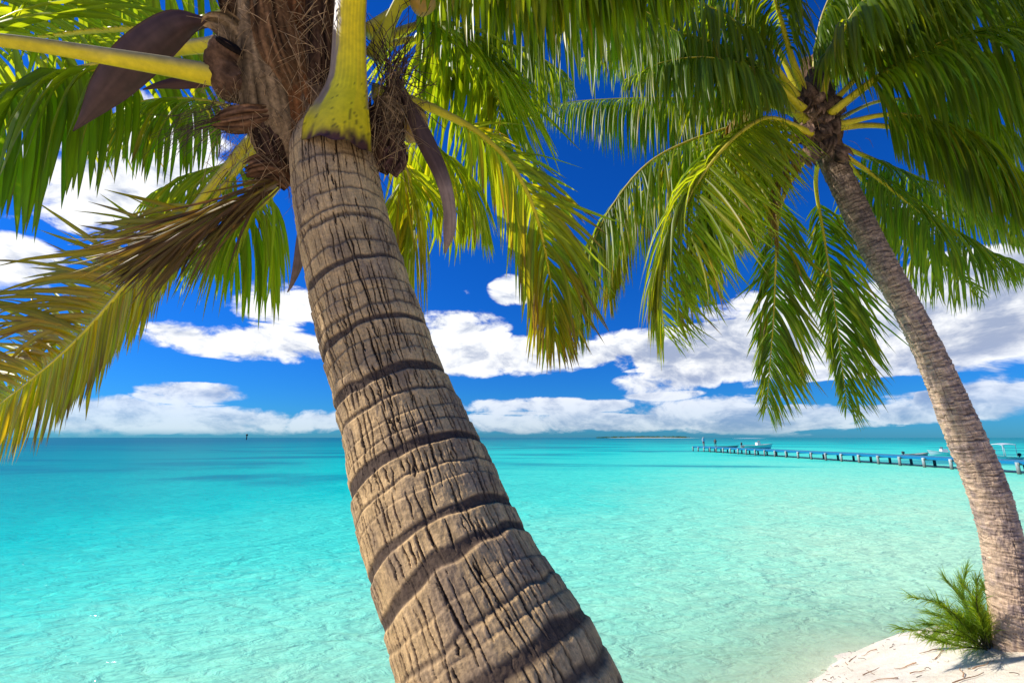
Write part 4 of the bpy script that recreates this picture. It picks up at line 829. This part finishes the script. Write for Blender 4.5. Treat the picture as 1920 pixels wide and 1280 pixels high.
def person(pos, h, top, low, skin, label, hat=None, yaw=0, arms=.16):
    k = h/1.75; V = [(0, 0, .95), (0, 0, 1.15), (0, 0, 1.38), (0, 0, 1.50), (0, 0, 1.62), (0, 0.01, 1.72), (.10, 0, .88), (.12, .02, .48), (.12, 0, .08), (.13, -.12, .03), (-.10, 0, .88), (-.12, .02, .48), (-.12, 0, .08), (-.13, -.12, .03),
                     (.19, 0, 1.42), (.25+arms*.2, .02, 1.14), (.22+arms*.3, -.08, .92), (-.19, 0, 1.42), (-.25-arms*.2, .02, 1.14), (-.22-arms*.3, -.08, .92)]
    E = [(0, 1), (1, 2), (2, 3), (3, 4), (4, 5), (0, 6), (6, 7), (7, 8), (8, 9), (0, 10), (10, 11), (11, 12), (12, 13), (2, 14), (14, 15), (15, 16), (2, 17), (17, 18), (18, 19)]
    rad = [.15, .14, .16, .06, .10, .08, .10, .065, .045, .04, .10, .065, .045, .04, .06, .045, .035, .06, .045, .035]
    cy, sy = math.cos(yaw), math.sin(yaw); V = [((x*cy-y*sy)*k, (x*sy+y*cy)*k, z*k) for x, y, z in V]
    me = bpy.data.meshes.new('person'); me.from_pydata(V, E, []); me.update()
    m, t, out = newmat('person_colours'); b = t.new('ShaderNodeBsdfPrincipled'); t.l.new(b.outputs[0], out.inputs[0]); b.inputs['Roughness'].default_value = .8
    z = t.new('ShaderNodeSeparateXYZ'); t.l.new(t.new('ShaderNodeTexCoord').outputs['Object'], z.inputs[0])
    rp = t.ramp(t.m('DIVIDE', z.outputs[2], h), [(0, skin), (.28, low), (.52, top), (.86, skin), (.95, hat or (.03, .02, .015))]); rp.node.color_ramp.interpolation = 'CONSTANT'; t.put(b.inputs['Base Color'], rp)
    o = link('person', me, m, None, pos); md = o.modifiers.new('skin', 'SKIN'); md.use_smooth_shade = True
    for i, r in enumerate(rad): me.skin_vertices[0].data[i].radius = (r*k, r*k)
    me.skin_vertices[0].data[0].use_root = True; s = o.modifiers.new('sub', 'SUBSURF'); s.levels = s.render_levels = 2
    tag(o, label, 'person')
def on_pier(px):
    a = PA+np.array([0, 0, 0]); best = min(np.linspace(0, 60, 2400), key=lambda u: abs(proj(PA+PD*u-PS*1.1+np.array([0, 0, DECK_Z]))[0]-px)); p = PA+PD*best-PS*1.1; p[2] = DECK_Z+.06; return p
person(on_pier(1320), 1.55, (.75, .76, .78), (.45, .12, .12), (.35, .20, .13), 'person in a white top and red shorts standing on the pier', hat=(.8, .8, .8), yaw=.3)
person(on_pier(1342), 1.25, (.16, .10, .07), (.05, .06, .07), (.25, .14, .09), 'shorter dark-clothed person standing on the pier', yaw=-.4)
def islet():
    a = W(1215, 820.75); a[2] = 0; D = a[1]; root = empty('islet', tuple(a), 'low green islet with a strip of white sand on the horizon', 'islet'); k = D/FPX*1.02
    n = 40; q = np.linspace(-1, 1, n); m = MB(); hw = 92*k
    V = np.array([[(a[0]+x*hw+8*k, a[1]+y*20*k, max(0, 1-x*x)*max(0, 1-y*y)*.9*k-.4) for y in np.linspace(-1, 1, 9)] for x in q]); m.add(V.reshape(-1, 3), grid_faces(n, 9)[:, ::-1], None, (.78, .72, .58)); m.build('sand_bank', M_TWIG, root)
    rng = np.random.default_rng(2); m = MB()
    for i in range(230):
        x = rng.uniform(-1, .8); y = rng.uniform(-.4, .5); h = (2.4+1.8*rng.random())*k*(1-.65*abs(x)**2)*(.75+.5*fbm(x*4+9, 2)); c = np.array([a[0]+x*hw, a[1]+y*18*k, h*.45]); 
        for _ in range(26):
            v = nrm(rng.normal(0, 1, 3)); p = c+v*np.array([3*k, 3*k, h*.5]); p[2] = max(p[2], .2); t1 = nrm(rng.normal(0, 1, 3))*k*.9; t2 = nrm(rng.normal(0, 1, 3))*k*.9; m.add([p, p+t1, p+t2], None, [(0, 1, 2)], np.array((.07, .14, .04))*rng.uniform(.5, 1.5))
    o = m.build('woodland', M_TWIG, root, smooth=False); o['kind'] = 'stuff'
    b = W(1405, 821.6); V = np.array([[(b[0]+x*28*k*.5, b[1]+y*3*k, .25*max(0, 1-x*x)*max(0, 1-y*y)*k*.8-.02) for y in np.linspace(-1, 1, 5)] for x in np.linspace(-1, 1, 16)]); o = mesh('breaker', V.reshape(-1, 3), grid_faces(16, 5)[:, ::-1], M_TWIG, None, np.full((80, 3), .78)); tag(o, 'thin white breaker on the water right of the islet', kind='structure')  # thin white strip standing in for a line of breaking surf
    p = W(462, 824); m = MB(); h = 9*p[1]/FPX; m.tube([p+np.array([0, 0, -1]), p+np.array([0, 0, h])], h*.10, 8, C=(.07, .08, .08)); o = empty('channel_marker', tuple(p), 'thin dark channel marker post on the left horizon', 'marker'); m.build('pole', M_WOOD, o); m = MB(); m.tube([p+np.array([0, 0, h*.8]), p+np.array([0, 0, h*1.12])], h*.2, 8, C=(.10, .05, .04)); m.build('top_mark', M_WOOD, o)
islet()
